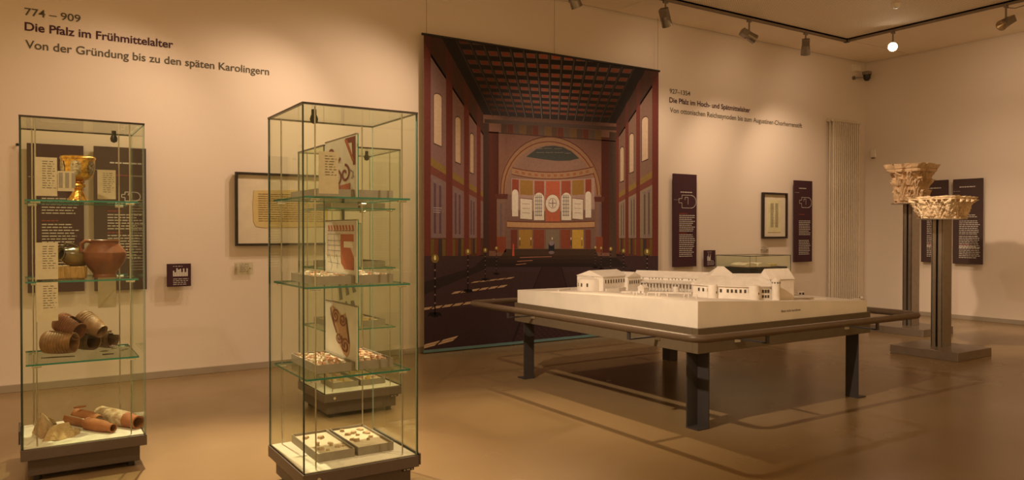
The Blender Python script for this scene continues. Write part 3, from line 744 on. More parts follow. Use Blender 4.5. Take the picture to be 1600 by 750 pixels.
ink([(852, 304), (875, 304), (875, 346), (852, 346)], (158, 66, 36), 14)
oval(863.3, 318, 11.6, 14.6, (120, 66, 46), 15); oval(863.3, 318, 10.8, 13.8, (222, 184, 156), 16); oval(863.3, 317.5, 6.4, 8.2, (132, 92, 74), 17); oval(863.3, 317.5, 5.6, 7.3, (214, 172, 142), 18)
ink([(862.6, 311), (864, 311), (864, 324), (862.6, 324)], (126, 84, 66), 19); ink([(858, 316.8), (868.6, 316.8), (868.6, 318.2), (858, 318.2)], (126, 84, 66), 19)
bandq(792, 929, 346.5, 348, (96, 40, 24), 14, sag=1.5); bandq(792, 929, 348, 356, (165, 106, 60), 13, sag=1.5); bandq(792, 929, 356, 357.2, (96, 40, 24), 14, sag=1.5)
for x0, x1, c in ((798, 808, (104, 40, 24)), (810.5, 831.5, (146, 92, 24)), (833.5, 850, (118, 46, 24)), (853, 873.5, (112, 82, 56)), (876, 891, (122, 48, 24)), (894, 911.5, (172, 114, 26)), (914.5, 923, (108, 42, 22))):
    ink([(x0, 359), (x1, 359), (x1, 388.5), (x0, 388.5)], c, 14)
# piers beside the apse
for x0, x1 in ((776, 788.5), (931, 939.5)):
    ink([(x0, 305), (x1, 305), (x1, 394), (x0, 394)], (118, 74, 52), 13)
    ink([(x0 + 5, 318), (x0 + 8, 318), (x0 + 8, 369), (x0 + 5, 369)], (96, 68, 66), 14)
    ink([(x0, 370), (x1 + 2, 370), (x1 + 2, 394), (x0, 394)], (124, 48, 24), 14)
for x0, x1, y in ((773, 793.5, 303), (928, 944.5, 307.5)):
    ink([(x0, y), (x1, y), (x1 - 1, y + 8), (x0 + 1, y + 8)], (86, 36, 26), 15)
# steps, floor, runner, sun patches
for i, (y0, y1, c) in enumerate(((389, 399, (64, 38, 24)), (399, 405, (56, 32, 22)), (405, 411, (46, 27, 20)), (411, 417, (38, 23, 18)))):
    ink([(790 - i * 6, y0), (930 + i * 4, y0), (934 + i * 4, y1), (784 - i * 6, y1)], c, 14, g=1.0)
for i in range(8):
    y0, y1 = 400 + 20 * i, 420 + 20 * i
    for j in range(8):
        a, b = 655 + 47 * j, 655 + 47 * (j + 1)
        ink([(a, y0), (b, y0), (b, y1), (a, y1)], (58, 32, 27) if i < 4 else (52, 28, 24), 7 if y0 > 460 else 5, g=1.0)
for i in range(5): ink([(758 - (i + 1) * 20, 420.5 + (i + 1) * 8.4), (758 - i * 20, 420.5 + i * 8.4), (758 - i * 20, 412 + i * 6.0), (758 - (i + 1) * 20, 412 + (i + 1) * 6.0)], (40, 25, 20), 9, g=1.0)
ink([(755, 403), (963, 403), (990, 424), (735, 424)], (40, 25, 20), 6, g=1.0)
ink([(740, 424), (985, 424), (985, 417), (758, 417)], (58, 34, 30), 8, g=1.0)
ink([(846, 417), (877, 417), (916, 560), (790, 560)], (50, 26, 22), 15, g=1.0)
for p in ([(846, 417), (847.2, 417), (792, 560), (789, 560)], [(876, 417), (877.2, 417), (918, 560), (915, 560)]): ink(p, (32, 18, 15), 16, g=1.0)
for i in range(12):
    for j in range(9):
        y = 512 + i * 3.2; x = 812 + j * 9 - i * 1.2 + (i % 2) * 4
        ink([(x, y), (x + 3, y - .4), (x + 6, y), (x + 3, y + 1.4)], (66, 34, 30), 16, g=1.0)
def sun(x0, y0, x1, y1, h, n=5, sk=6):
    for i in range(n):
        for r in range(2):
            t0 = i / n + .01; t1 = (i + .86) / n; dy = h * r * .5; xs = -sk * r * .5
            ax, ay = x0 + (x1 - x0) * t0, y0 + (y1 - y0) * t0; bx, by = x0 + (x1 - x0) * t1, y0 + (y1 - y0) * t1
            ink([(ax + xs, ay + dy), (bx + xs, by + dy), (bx + xs - sk * .42, by + dy + h * .42), (ax + xs - sk * .42, ay + dy + h * .42)], (176, 122, 76), 17, g=1.0)
sun(664, 538, 720, 523.5, 9, 2, 10); sun(662, 481, 775, 466, 4.5, 7); sun(709, 456, 795, 444.5, 4, 6); sun(740, 440, 806, 432.5, 2.6, 5)
for x0, x1, y in ((812, 862, 402), (808, 832, 408), (806, 822, 413)): ink([(x0, y), (x1, y - 1.5), (x1, y - .7), (x0, y + .8)], (170, 92, 60), 18, g=1.0)
# candelabra
for x, yf, yb, s in ((679.5, 402, 492, 1.0), (731, 392, 455, .72), (758, 390, 437, .55), (775.5, 387, 428, .45), (1011, 392, 440, .8), (974, 391, 430, .55), (954, 388, 422, .5), (939, 387, 420, .4), (930, 386, 418, .4)):
    w = 1.1 * s
    ink([(x - w, yf), (x + w, yf), (x + w, yb), (x - w, yb)], (22, 14, 12), 18, g=1.0)
    for k in range(6):
        y = yf + 6 * s + (yb - yf) * k / 7; ink([(x - w, y), (x + w, y), (x + w, y + 2.4 * s), (x - w, y + 2.4 * s)], (120, 84, 60), 19, g=1.0)
    ink([(x - 12 * s, yb + 3 * s), (x - 8 * s, yb - 4 * s), (x + 8 * s, yb - 4 * s), (x + 12 * s, yb + 3 * s), (x + 8 * s, yb + 1 * s), (x, yb + 4 * s), (x - 8 * s, yb + 1 * s)], (20, 13, 12), 18, g=1.0)
    oval(x, yf + 2 * s, 6 * s, 7 * s, (126, 84, 20), 18, 12); oval(x, yf + 1 * s, 1.8 * s, 4 * s, (240, 200, 96), 20, 10)
for x in (812, 829.5, 862.5, 892, 909): ink([(x - .8, 371), (x + .8, 371), (x + .5, 375), (x - .5, 375)], (236, 190, 110), 19, g=1.0); ink([(x - .5, 375), (x + .5, 375), (x + .5, 384), (x - .5, 384)], (40, 26, 20), 18, g=1.0)
ink([(857, 380), (866, 380), (866, 393), (857, 393)], (34, 30, 28), 18, g=1.0); oval(861.5, 380, 4, 4, (122, 92, 84), 19, 12); oval(861.5, 394.5, 4.6, 2.6, (112, 78, 72), 19, 12)
ink([(801, 381), (803, 381), (803.6, 400), (800, 400)], (170, 52, 30), 18, g=1.0)
for k in range(3): ink([(677, 324 + k * 3.4), (690 - k, 324.6 + k * 3.4), (690 - k, 325.8 + k * 3.4), (677, 325.2 + k * 3.4)], (150, 112, 96), 19, g=1.0)
pm.build('print', 'print', bn, fix=False)
# ================================================================== model table
FX0, FX1, FY0, FY1, FZ0, FZ1 = 3.65, 5.57, 3.43, 5.60, .505, .67
tb = thing('model_table', ((FX0 + FX1) / 2, (FY0 + FY1) / 2, 0), 'low dark steel table with a surrounding handrail carrying the white model', 'table')
for nm, b in (('apron', (FX0, FX1, FY0, FY0 + .05)), ('apron', (FX0, FX1, FY1 - .05, FY1)), ('apron', (FX0, FX0 + .05, FY0 + .05, FY1 - .05)), ('apron', (FX1 - .05, FX1, FY0 + .05, FY1 - .05))):
    MB().box(b[0], b[1], b[2], b[3], FZ0, FZ1).build(nm, 'tabframe', tb, bevel=.003)
MB().box(FX0 + .05, FX1 - .05, FY0 + .05, FY1 - .05, FZ1 - .06, FZ1 - .002).build('table_top', 'tabframe', tb)
def leg(x, y, sx, sy):
    "steel angle leg: hollow side towards the outer table corner, on a foot plate; (x, y) is the inner corner"
    a, t = .106, .009
    mb = MB()
    P = [(0, 0), (a, 0), (a, t), (t, t), (t, a), (0, a)]
    P = [(x + sx * p, y + sy * q) for p, q in P]
    mb.prism(P, .010, FZ0)
    o = mb.build('leg', 'tabsteel', tb)
    MB().box(min(x, x + sx * a), max(x, x + sx * a), min(y, y + sy * a), max(y, y + sy * a), 0, .010).build('foot_plate', 'tabsteel', o)
for x, y, sx, sy in ((3.775, 3.55, -1, -1), (3.775, 5.475, -1, 1), (5.43, 3.55, 1, -1), (5.43, 5.475, 1, 1)): leg(x, y, sx, sy)
RX0_, RX1_, RY0_, RY1_, RZ, RR = 3.39, 5.85, 3.18, 5.95, .65, .09
path = []
for cx, cy, a0 in ((RX1_ - RR, RY1_ - RR, 0), (RX0_ + RR, RY1_ - RR, 90), (RX0_ + RR, RY0_ + RR, 180), (RX1_ - RR, RY0_ + RR, 270)):
    for k in range(7):
        a = math.radians(a0 + 15 * k); path.append((cx + RR * math.cos(a), cy + RR * math.sin(a), RZ))
hr = MB().tube(path, .025, 14, closed=True).build('handrail', 'rail', tb, smooth=True)
def bracket(p, d):
    "flat steel arm from the apron under the handrail, turned up to it"
    p = Vector(p); d = Vector(d)                       # p under the rail, d towards the apron
    s = Vector((-d.y, d.x, 0)); L = .26 if abs(d.x) else .25
    def bx(a0, a1, w, z0, z1):
        q = [p + d * a + s * b for a in (a0, a1) for b in (-w, w)]
        xs = [v.x for v in q]; ys = [v.y for v in q]; return (min(xs), max(xs), min(ys), max(ys), z0, z1)
    o = MB().box(*bx(-.006, L, .014, .575, .585)).build('rail_bracket', 'tabsteel', tb)
    MB().box(*bx(-.006, .004, .014, .585, .632)).build('upright_tab', 'tabsteel', o)
    MB().box(*bx(L - .008, L + .004, .03, .555, .60)).build('end_plate', 'steel', o)
for y in (3.80, 5.30): bracket((RX0_, y, 0), (1, 0, 0)); bracket((RX1_, y, 0), (-1, 0, 0))
for x in (4.02, 5.25): bracket((x, RY0_, 0), (0, 1, 0)); bracket((x, RY1_, 0), (0, -1, 0))

# ================================================================== white architectural model
MX0, MX1, MY0, MY1, MZ = FX0 + .012, FX1 - .03, FY0 + .012, FY1 - .03, FZ1
md = thing('palace_model', ((MX0 + MX1) / 2, (MY0 + MY1) / 2, MZ), 'white plaster model of a walled palace with halls and round towers on the table', 'model')
def gz(x, y):
    "ground height of the model block"
    a = (x - MX0) / (MX1 - MX0); b = (y - MY0) / (MY1 - MY0)
    z = (1 - a) * (1 - b) * .846 + a * (1 - b) * .757 + (1 - a) * b * .782 + a * b * .775
    e = min(a, 1 - a, b, 1 - b)
    return z + .006 * min(1, e * 12) * noise.noise(Vector((x * 4, y * 4, .3)))
NX, NY = 36, 40
g = MB(); xs = np.linspace(MX0, MX1, NX); ys = np.linspace(MY0, MY1, NY)
for i in range(NX - 1):
    for j in range(NY - 1):
        g.face([(xs[i], ys[j], gz(xs[i], ys[j])), (xs[i + 1], ys[j], gz(xs[i + 1], ys[j])), (xs[i + 1], ys[j + 1], gz(xs[i + 1], ys[j + 1])), (xs[i], ys[j + 1], gz(xs[i], ys[j + 1]))])
g.build('terrain', 'gypsground', md, smooth=True, merge=True)
sd = MB()
for i in range(NX - 1):
    for y in (MY0, MY1): sd.face([(xs[i], y, MZ), (xs[i + 1], y, MZ), (xs[i + 1], y, gz(xs[i + 1], y)), (xs[i], y, gz(xs[i], y))])
for j in range(NY - 1):
    for x in (MX0, MX1): sd.face([(x, ys[j], MZ), (x, ys[j + 1], MZ), (x, ys[j + 1], gz(x, ys[j + 1])), (x, ys[j], gz(x, ys[j]))])
sd.build('block_side', 'gypsside', md, merge=True)
text_mesh('Bitte nicht berühren', .215, .016, (4.50, MY0, .726), (1, 0, 0), 'notice', 'inkg', md, .001)
def frame_at(x, y, ang, z=None):
    return Matrix.Translation((x, y, gz(x, y) if z is None else z)) @ Matrix.Rotation(math.radians(ang), 4, 'Z')
def gable(T, L, W, h, rh, nm, over=.008, hip=0.0, hw=None, walls='gyps', ribs=True):
    "building along local x from 0..L, width W centred on y, walls h high, ridge rh above"
    o = MB().box(0, L, -W / 2, W / 2, -.03, h, T=T).build(nm, walls, md)
    w = W / 2 + over; a, b = -over, L + over
    P = {k: T @ Vector(v) for k, v in dict(a0=(a, -w, h - .004), a1=(a, w, h - .004), b0=(b, -w, h - .004), b1=(b, w, h - .004), r0=(a + hip, 0, h + rh), r1=(b - hip, 0, h + rh)).items()}
    mb = MB()
    mb.face([P['a0'], P['b0'], P['r1'], P['r0']]); mb.face([P['b1'], P['a1'], P['r0'], P['r1']]); mb.face([P['a1'], P['a0'], P['r0']]); mb.face([P['b0'], P['b1'], P['r1']]); mb.face([P['a0'], P['a1'], P['b1'], P['b0']])
    if ribs:
        n = int(L / .012)
        for i in range(1, n):
            x = a + hip * .5 + (b - a - hip) * i / n
            for s in (-1, 1):
                p = T @ Vector((x, s * w, h - .002)); q = T @ Vector((min(max(x, a + hip), b - hip), 0, h + rh + .001)); mb.cyl(p, q, .0019, 4, cap=False)
    rf = mb.build('roof', 'gyps', o)
    return o
def windows(o, T, pts, w, h, arch=False):
    mb = MB()
    for x, y, z, ax in pts:
        if ax == 'y': mb.box(x - w / 2, x + w / 2, y - .002, y + .002, z, z + h, T=T)
        else: mb.box(x - .002, x + .002, y - w / 2, y + w / 2, z, z + h, T=T)
    q = mb.build('window_openings', 'dark', o); q['kind'] = 'stuff'
# hall with apse (left)
T = frame_at(4.07, 5.06, 9, .785)
o = gable(T, .34, .30, .135, .045, 'hall', ribs=False)
windows(o, T, [(.03 + .034 * i, -.152, .075, 'y') for i in range(8)], .009, .030)
ap = MB().lathe([(.105, -.03), (.105, .105), (.0, .135)], T @ Matrix.Translation((.0, 0, 0)), 20, math.pi / 2, 1.5 * math.pi).build('apse', 'gyps', md, smooth=True)
for i, a in enumerate((150, 180, 210)):
    R = T @ Matrix.Rotation(math.radians(a), 4, 'Z'); MB().box(.102, .1065, -.007, .007, .045, .075, T=R).build('window', 'dark', ap)
T2 = frame_at(4.43, 5.12, 9, .785) @ Matrix.Rotation(math.radians(-90), 4, 'Z') @ Matrix.Translation((-.19, 0, 0))
o = gable(T2, .38, .17, .125, .036, 'transept', ribs=False)
windows(o, T2, [(.382, -.06 + .03 * i, .06, 'x') for i in range(5)], .008, .030)
# long portico building
TS = frame_at(4.56, 5.06, -66, .782)
o = gable(TS @ Matrix.Translation((0, .10, 0)), .78, .16, .118, .05, 'long_hall', ribs=False)
windows(o, TS, [(.03 + .030 * i, .0185, .098, 'y') for i in range(25) if i % 6 != 3], .006, .010)
mb = MB()
P = [TS @ Vector(v) for v in ((-.01, -.07, .070), (.79, -.07, .070), (.79, .02, .094), (-.01, .02, .094))]; mb.face(P); mb.face([p - Vector((0, 0, .005)) for p in P][::-1])
pr = mb.build('portico_roof', 'gyps', md, fix=False)
col_ = None
for i in range(27):
    x = .008 + i * .0295
    if col_ is None: col_ = MB().box(-.004, .004, -.004, .004, 0, .07, T=TS @ Matrix.Translation((x, -.06, 0))).build('portico_column', 'gyps', md); b0 = TS @ Vector((x, -.06, 0))
    else: c = col_.copy(); COL.objects.link(c); c.location = (TS @ Vector((x, -.06, 0))) - b0
MB().box(0, .78, -.004, .018, -.01, .068, T=TS).build('portico_back_wall', 'gypsground', md)
# semicircular range with round towers
CX_, CY_, RO, RI = 4.66, 3.97, .41, .30
ZB = .815
def arcpts(r, a0=168, a1=262, n=40): return [(CX_ + r * math.cos(math.radians(a)), CY_ + r * math.sin(math.radians(a))) for a in np.linspace(a0, a1, n + 1)]
po, pi_ = arcpts(RO), arcpts(RI)
mb = MB()
prof = [[(x, y, ZB - .05), (x, y, ZB + .088)] for x, y in po]
mb.loft([[(po[i][0], po[i][1], ZB - .06), (po[i][0], po[i][1], ZB + .09), (pi_[i][0], pi_[i][1], ZB + .12), (pi_[i][0], pi_[i][1], ZB - .06)] for i in range(41)])
ar = mb.build('semicircular_range', 'gyps', md)
ro, ri = arcpts(RO + .012, 167, 263, 70), arcpts(RI - .004, 167, 263, 70)
mb = MB()
for i in range(70):
    mb.face([(ro[i][0], ro[i][1], ZB + .088), (ro[i + 1][0], ro[i + 1][1], ZB + .088), (ri[i + 1][0], ri[i + 1][1], ZB + .150), (ri[i][0], ri[i][1], ZB + .150)])
    mb.cyl((ro[i][0], ro[i][1], ZB + .089), (ri[i][0], ri[i][1], ZB + .151), .0022, 4, cap=False)
    mb.face([(ro[i][0], ro[i][1], ZB + .082), (ri[i][0], ri[i][1], ZB + .082), (ri[i + 1][0], ri[i + 1][1], ZB + .082), (ro[i + 1][0], ro[i + 1][1], ZB + .082)])
    mb.face([(ro[i][0], ro[i][1], ZB + .082), (ro[i + 1][0], ro[i + 1][1], ZB + .082), (ro[i + 1][0], ro[i + 1][1], ZB + .088), (ro[i][0], ro[i][1], ZB + .088)])
    mb.face([(ri[i][0], ri[i][1], ZB + .082), (ri[i][0], ri[i][1], ZB + .150), (ri[i + 1][0], ri[i + 1][1], ZB + .150), (ri[i + 1][0], ri[i + 1][1], ZB + .082)])
mb.build('roof', 'gyps', ar, fix=False)
wb = MB()
for a in (178, 184, 190, 199.5, 204, 211, 215, 219, 223.5, 228, 232, 246, 249, 252):
    R = Matrix.Translation((CX_, CY_, ZB)) @ Matrix.Rotation(math.radians(a), 4, 'Z'); wb.box(RO - .002, RO + .003, -.0075, .0075, .038, .062, T=R)
    if a > 240: wb.box(RO - .002, RO + .003, -.006, .006, .002, .022, T=R)
wo = wb.build('window_openings', 'dark', ar); wo['kind'] = 'stuff'
for a, rr in ((196, .037), (236.5, .040)):
    x, y = CX_ + (RO + .012) * math.cos(math.radians(a)), CY_ + (RO + .012) * math.sin(math.radians(a))
    t_ = MB().lathe([(rr, -.06), (rr, .092), (.0, .105)], Matrix.Translation((x, y, ZB)), 22).build('round_tower', 'gyps', md, smooth=True)
    MB().box(x - .004, x + .004, y - rr - .001, y - rr + .003, ZB + .03, ZB + .045).build('slit', 'dark', t_)
x, y = CX_ + (RO + .03) * math.cos(math.radians(258)), CY_ + (RO + .03) * math.sin(math.radians(258))
t_ = MB().lathe([(.029, -.07), (.029, .118), (.033, .12), (.033, .132), (.0, .15)], Matrix.Translation((x, y, ZB)), 22).build('round_tower', 'gyps', md, smooth=True)
for k in range(9):
    R = Matrix.Translation((x, y, ZB)) @ Matrix.Rotation(k * 2 * math.pi / 9, 4, 'Z'); MB().box(.0285, .0300, -.004, .004, .108, .118, T=R).build('slit', 'dark', t_)
# gate block with the steep roof, right of the range
TG = Matrix.Translation((4.60, 3.665, ZB - .01)) @ Matrix.Rotation(math.radians(-12), 4, 'Z')
o = gable(TG, .215, .125, .145, .072, 'gate_block', over=.006)
MB().lathe([(.024, -.06), (.024, .125), (.0, .14)], TG @ Matrix.Translation((.215, -.03, 0)), 18).build('round_tower', 'gyps', md, smooth=True)
MB().box(.20, .25, -.01, .05, -.05, .135, T=TG).build('side_tower', 'gyps', md)
# hall with hipped roof behind the range, with its long low roof
TH = frame_at(4.66, 4.27, -40, ZB)
o = gable(TH, .20, .18, .128, .074, 'hipped_hall', hip=.085, ribs=False)
TH2 = frame_at(4.80, 4.17, -30, ZB)
o = gable(TH2, .42, .15, .098, .045, 'long_low_hall', ribs=False)
# small house, round drum, low walls, marker posts in the court
TK = frame_at(4.195, 4.56, 8, .785)
o = gable(TK, .055, .06, .062, .022, 'small_house', over=.005, ribs=False)
MB().box(-.0015, .001, -.004, .004, .015, .03, T=TK).build('door', 'dark', o)
MB().lathe([(.026, -.02), (.026, .048), (.0, .052)], Matrix.Translation((4.50, 4.47, .795)), 20).build('drum', 'gyps', md, smooth=True)
for (x0, y0, x1, y1, h) in ((4.08, 4.86, 4.22, 4.86, .022), (4.10, 4.68, 4.20, 4.60, .014), (4.22, 4.86, 4.33, 4.90, .03), (4.25, 4.55, 4.50, 4.30, .012), (4.5, 4.3, 4.62, 4.42, .012), (3.80, 5.15, 4.0, 5.25, .012)):
    p = Vector((x0, y0, 0)); q = Vector((x1, y1, 0)); an = math.atan2(y1 - y0, x1 - x0)
    MB().box(0, (q - p).length, -.005, .005, -.02, h, T=Matrix.Translation((x0, y0, gz(x0, y0))) @ Matrix.Rotation(an, 4, 'Z')).build('court_wall', 'gyps', md)
ps = None
for u, v in ((972, 460), (986, 458), (990, 462), (995, 462), (1007, 463), (1012, 463), (1025, 464), (1030, 464), (1043, 465), (1070, 463), (1076, 463), (1088, 465), (1041, 455), (1053, 456), (1069, 467), (1076, 467), (1088, 468)):
    p = onz(u, v, .80); z = gz(p[0], p[1]); p = onz(u, v, z); z = gz(p[0], p[1])
    if ps is None: ps = MB().lathe([(.0042, -.01), (.0042, .012), (.007, .013), (.007, .021), (.0, .023)], Matrix.Translation((p[0], p[1], z)), 8).build('marker_post', 'gyps', md, smooth=True); b0 = Vector((p[0], p[1], z))
    else: c = ps.copy(); COL.objects.link(c); c.location = Vector((p[0], p[1], z)) - b0
MB().prism([(5.08, 3.62), (5.22, 3.58), (5.24, 3.66), (5.1, 3.70)], gz(5.15, 3.64) - .01, gz(5.15, 3.64) + .008).build('foundation_slab', 'gyps', md)

# ================================================================== book vitrine by the wall
VX0, VX1, VY0, VY1, VZ0, VZ1 = 8.03, 8.87, 6.63, 7.22, .70, .975
vt = thing('table_vitrine', ((VX0 + VX1) / 2, (VY0 + VY1) / 2, 0), 'low glass-topped vitrine on a dark plinth against the wall holding an open book', 'vitrine')
MB().box(VX0 + .03, VX1 - .03, VY0 + .03, VY1 - .03, 0, VZ0 - .02).build('plinth', 'plinth', vt, bevel=.003)
MB().box(VX0, VX1, VY0, VY1, VZ0 - .02, VZ0).build('base_plate', 'black', vt, bevel=.002)
G = .006
for nm, b, th in (('glass_pane', (VX0, VX1, VY0, VY0 + G), 'y'), ('glass_pane', (VX0, VX1, VY1 - G, VY1), 'y'), ('glass_pane', (VX0, VX0 + G, VY0 + G, VY1 - G), 'x'), ('glass_pane', (VX1 - G, VX1, VY0 + G, VY1 - G), 'x')):
    MB().box(b[0], b[1], b[2], b[3], VZ0, VZ1 - .008, thin=th).build(nm, ['glass', 'edge'], vt)
MB().box(VX0, VX1, VY0, VY1, VZ1 - .008, VZ1, thin='z').build('glass_lid', ['glass', 'lidedge'], vt)
MB().box(VX0 + .05, VX1 - .01, VY0 + .05, VY1 - .05, VZ0, VZ0 + .115).build('inner_riser', 'tabsteel', vt, bevel=.003)
bk = thing('open_book', (8.35, 6.92, VZ0 + .115), 'open illuminated book lying on the dark riser inside the low vitrine', 'book')
zb = VZ0 + .115
TBk = Matrix.Translation((8.36, 6.90, zb)) @ Matrix.Rotation(math.radians(-14), 4, 'Z')
def leafs(s):
    R = []
    for y in (-.155, .155):
        R.append([TBk @ Vector(p) for p in ((0, y, .004), (s * .02, y, .044), (s * .08, y, .058), (s * .15, y, .052), (s * .215, y, .030), (s * .215, y, .004))])
    return R
for s in (-1, 1): MB().loft(leafs(s)).build('page_block', 'passe', bk)
MB().box(-.225, .225, -.165, .165, 0, .005, T=TBk).build('cover', 'redclay', bk)
mb = MB(); 
def pg(s, x, y): 
    z = .060 if x < .1 else .060 - (x - .09) * .2
    return TBk @ Vector((s * x, y, z + .002))
mb.face([pg(-1, .05, -.10), pg(-1, .17, -.10), pg(-1, .17, .10), pg(-1, .05, .10)][::-1]); mb.build('illumination', 'inkr', bk, fix=False)
mb = MB(); mb.box(8.58, 8.80, 6.80, 6.95, zb, zb + .035); b2 = mb.build('closed_book', 'parch', None, origin=(8.69, 6.87, zb), bevel=.004)
tag(b2, 'small closed book lying right of the open book in the low vitrine', 'book')

# ================================================================== pedestals with capitals
def pedestal(x0, x1, y0, y1, cx, cy, ztop, label, slab='ironbase'):
    t = thing('capital_pedestal', ((x0 + x1) / 2, (y0 + y1) / 2, 0), label, 'pedestal', 'steel pedestals')
    MB().box(x0, x1, y0, y1, 0, .088).build('foot_slab', slab, t, bevel=.004)
    w = .088; tt = .012
    mb = MB()                                  # cross of two steel channels with a slot between
    for s in (-1, 1):
        mb.box(cx - w, cx - w + tt, cy + (s * .055 if s < 0 else .012), cy + (-.012 if s < 0 else .055), .088, ztop - .012)
        mb.box(cx + w - tt, cx + w, cy + (s * .055 if s < 0 else .012), cy + (-.012 if s < 0 else .055), .088, ztop - .012)
        mb.box(cx - w, cx + w, cy + s * .055 - tt / 2, cy + s * .055 + tt / 2, .088, ztop - .012)
        mb.box(cx - .05, cx + .05, cy + s * .02 - .004, cy + s * .02 + .004, .088, ztop - .012)
    mb.build('post', 'iron', t)
    MB().cyl((cx, cy, ztop - .012), (cx, cy, ztop), .235, 32).build('bearing_plate', 'iron', t, smooth=True)
    return t
pedestal(7.785, 8.465, 3.87, 4.57, 8.13, 4.215, 1.437, 'steel pedestal with square foot slab in front, under the lower capital')
pedestal(9.25, 9.96, 5.01, 5.72, 9.60, 5.36, 1.662, 'steel pedestal further back, under the taller capital')
def capital(cx, cy, z0, h, rb, half, label, m, rows, seed, corner, broken, abacus):
    "carved capital: round bell below, square abacus above, rows of acanthus leaves cut deep"
    t = MB(); NA, NZ = 260, 90
    rings = []
    for k in range(NZ + 1):
        t_ = k / NZ; z = z0 + h * t_; ring = []
        for j in range(NA):
            a = 2 * math.pi * j / NA
            c, s = math.cos(a), math.sin(a)
            sqr = min(1.0 / max(abs(c), abs(s)), 1.34)
            f = max(0.0, (t_ - corner) / (1 - corner)) ** 1.15
            r = rb * (1 - f) + half * sqr * f
            d = 0.0
            if t_ < abacus:
                d = -.026
                for (n, ph, lo, hi, amp) in rows:
                    q = (t_ - lo) / (hi - lo)
                    if 0 <= q <= 1:
                        la = ((a * n / (2 * math.pi) + ph) % 1.0) * 2 - 1
                        w = (.95 - .45 * q ** 2.5) * (.84 + .16 * math.cos(q * 22 + abs(la) * 3))
                        x = abs(la) / w
                        if x < 1:
                            leaf = (1 - x ** 3) * (.55 + .45 * q)
                            vein = .45 * max(0, math.sin((abs(la) * 2.6 - q * 2.2) * 2 * math.pi)) ** 2 + .25 * math.exp(-(la / .07) ** 2)
                            curl = .8 * max(0, (q - .68) / .32) ** 1.5 * (1 - x)
                            d = max(d, -.026 + amp * (leaf * (1 - vein) + curl))
            else:
                q = (t_ - abacus) / (1 - abacus)
                d = .008 - .010 * math.exp(-((q - .35) / .07) ** 2)
            p = Vector((c, s, t_ * 1.6)) * 4
            nz = noise.noise(p * 2.6 + Vector((seed, 0, 0))) * .005 + noise.noise(p * 6.5) * .004
            br = noise.noise(Vector((c * 1.3, s * 1.3, t_ * 1.1)) * 2.1 + Vector((seed * 3.1, 2, 5)))
            cut = max(0, br - .12) * broken * (.15 + t_)
            r = r + d + nz - cut
            ring.append((cx + r * c, cy + r * s, z + (noise.noise(p * 1.2 + Vector((9, 9, seed))) * .016 * (t_ - .9) * 10 if t_ > .9 else 0)))
        rings.append(ring)
    t.loft(rings)
    o = t.build('stone_capital', m, None, smooth=True, origin=(cx, cy, z0))
    return tag(o, label, 'capital', 'carved capitals')
capital(8.13, 4.215, 1.437, .225, .225, .250, 'wide pale carved stone capital with scrolling leaves on the front pedestal', 'stonew', [(8, .0, .0, .86, .058), (8, .5, .10, .86, .046)], 3, .0, .05, .86)
capital(9.60, 5.36, 1.662, .495, .195, .245, 'tall weathered carved stone capital with broken corners on the rear pedestal', 'stone', [(8, .0, .0, .34, .052), (8, .5, .06, .62, .056), (8, .0, .45, .80, .042)], 8, .42, .13, .80)
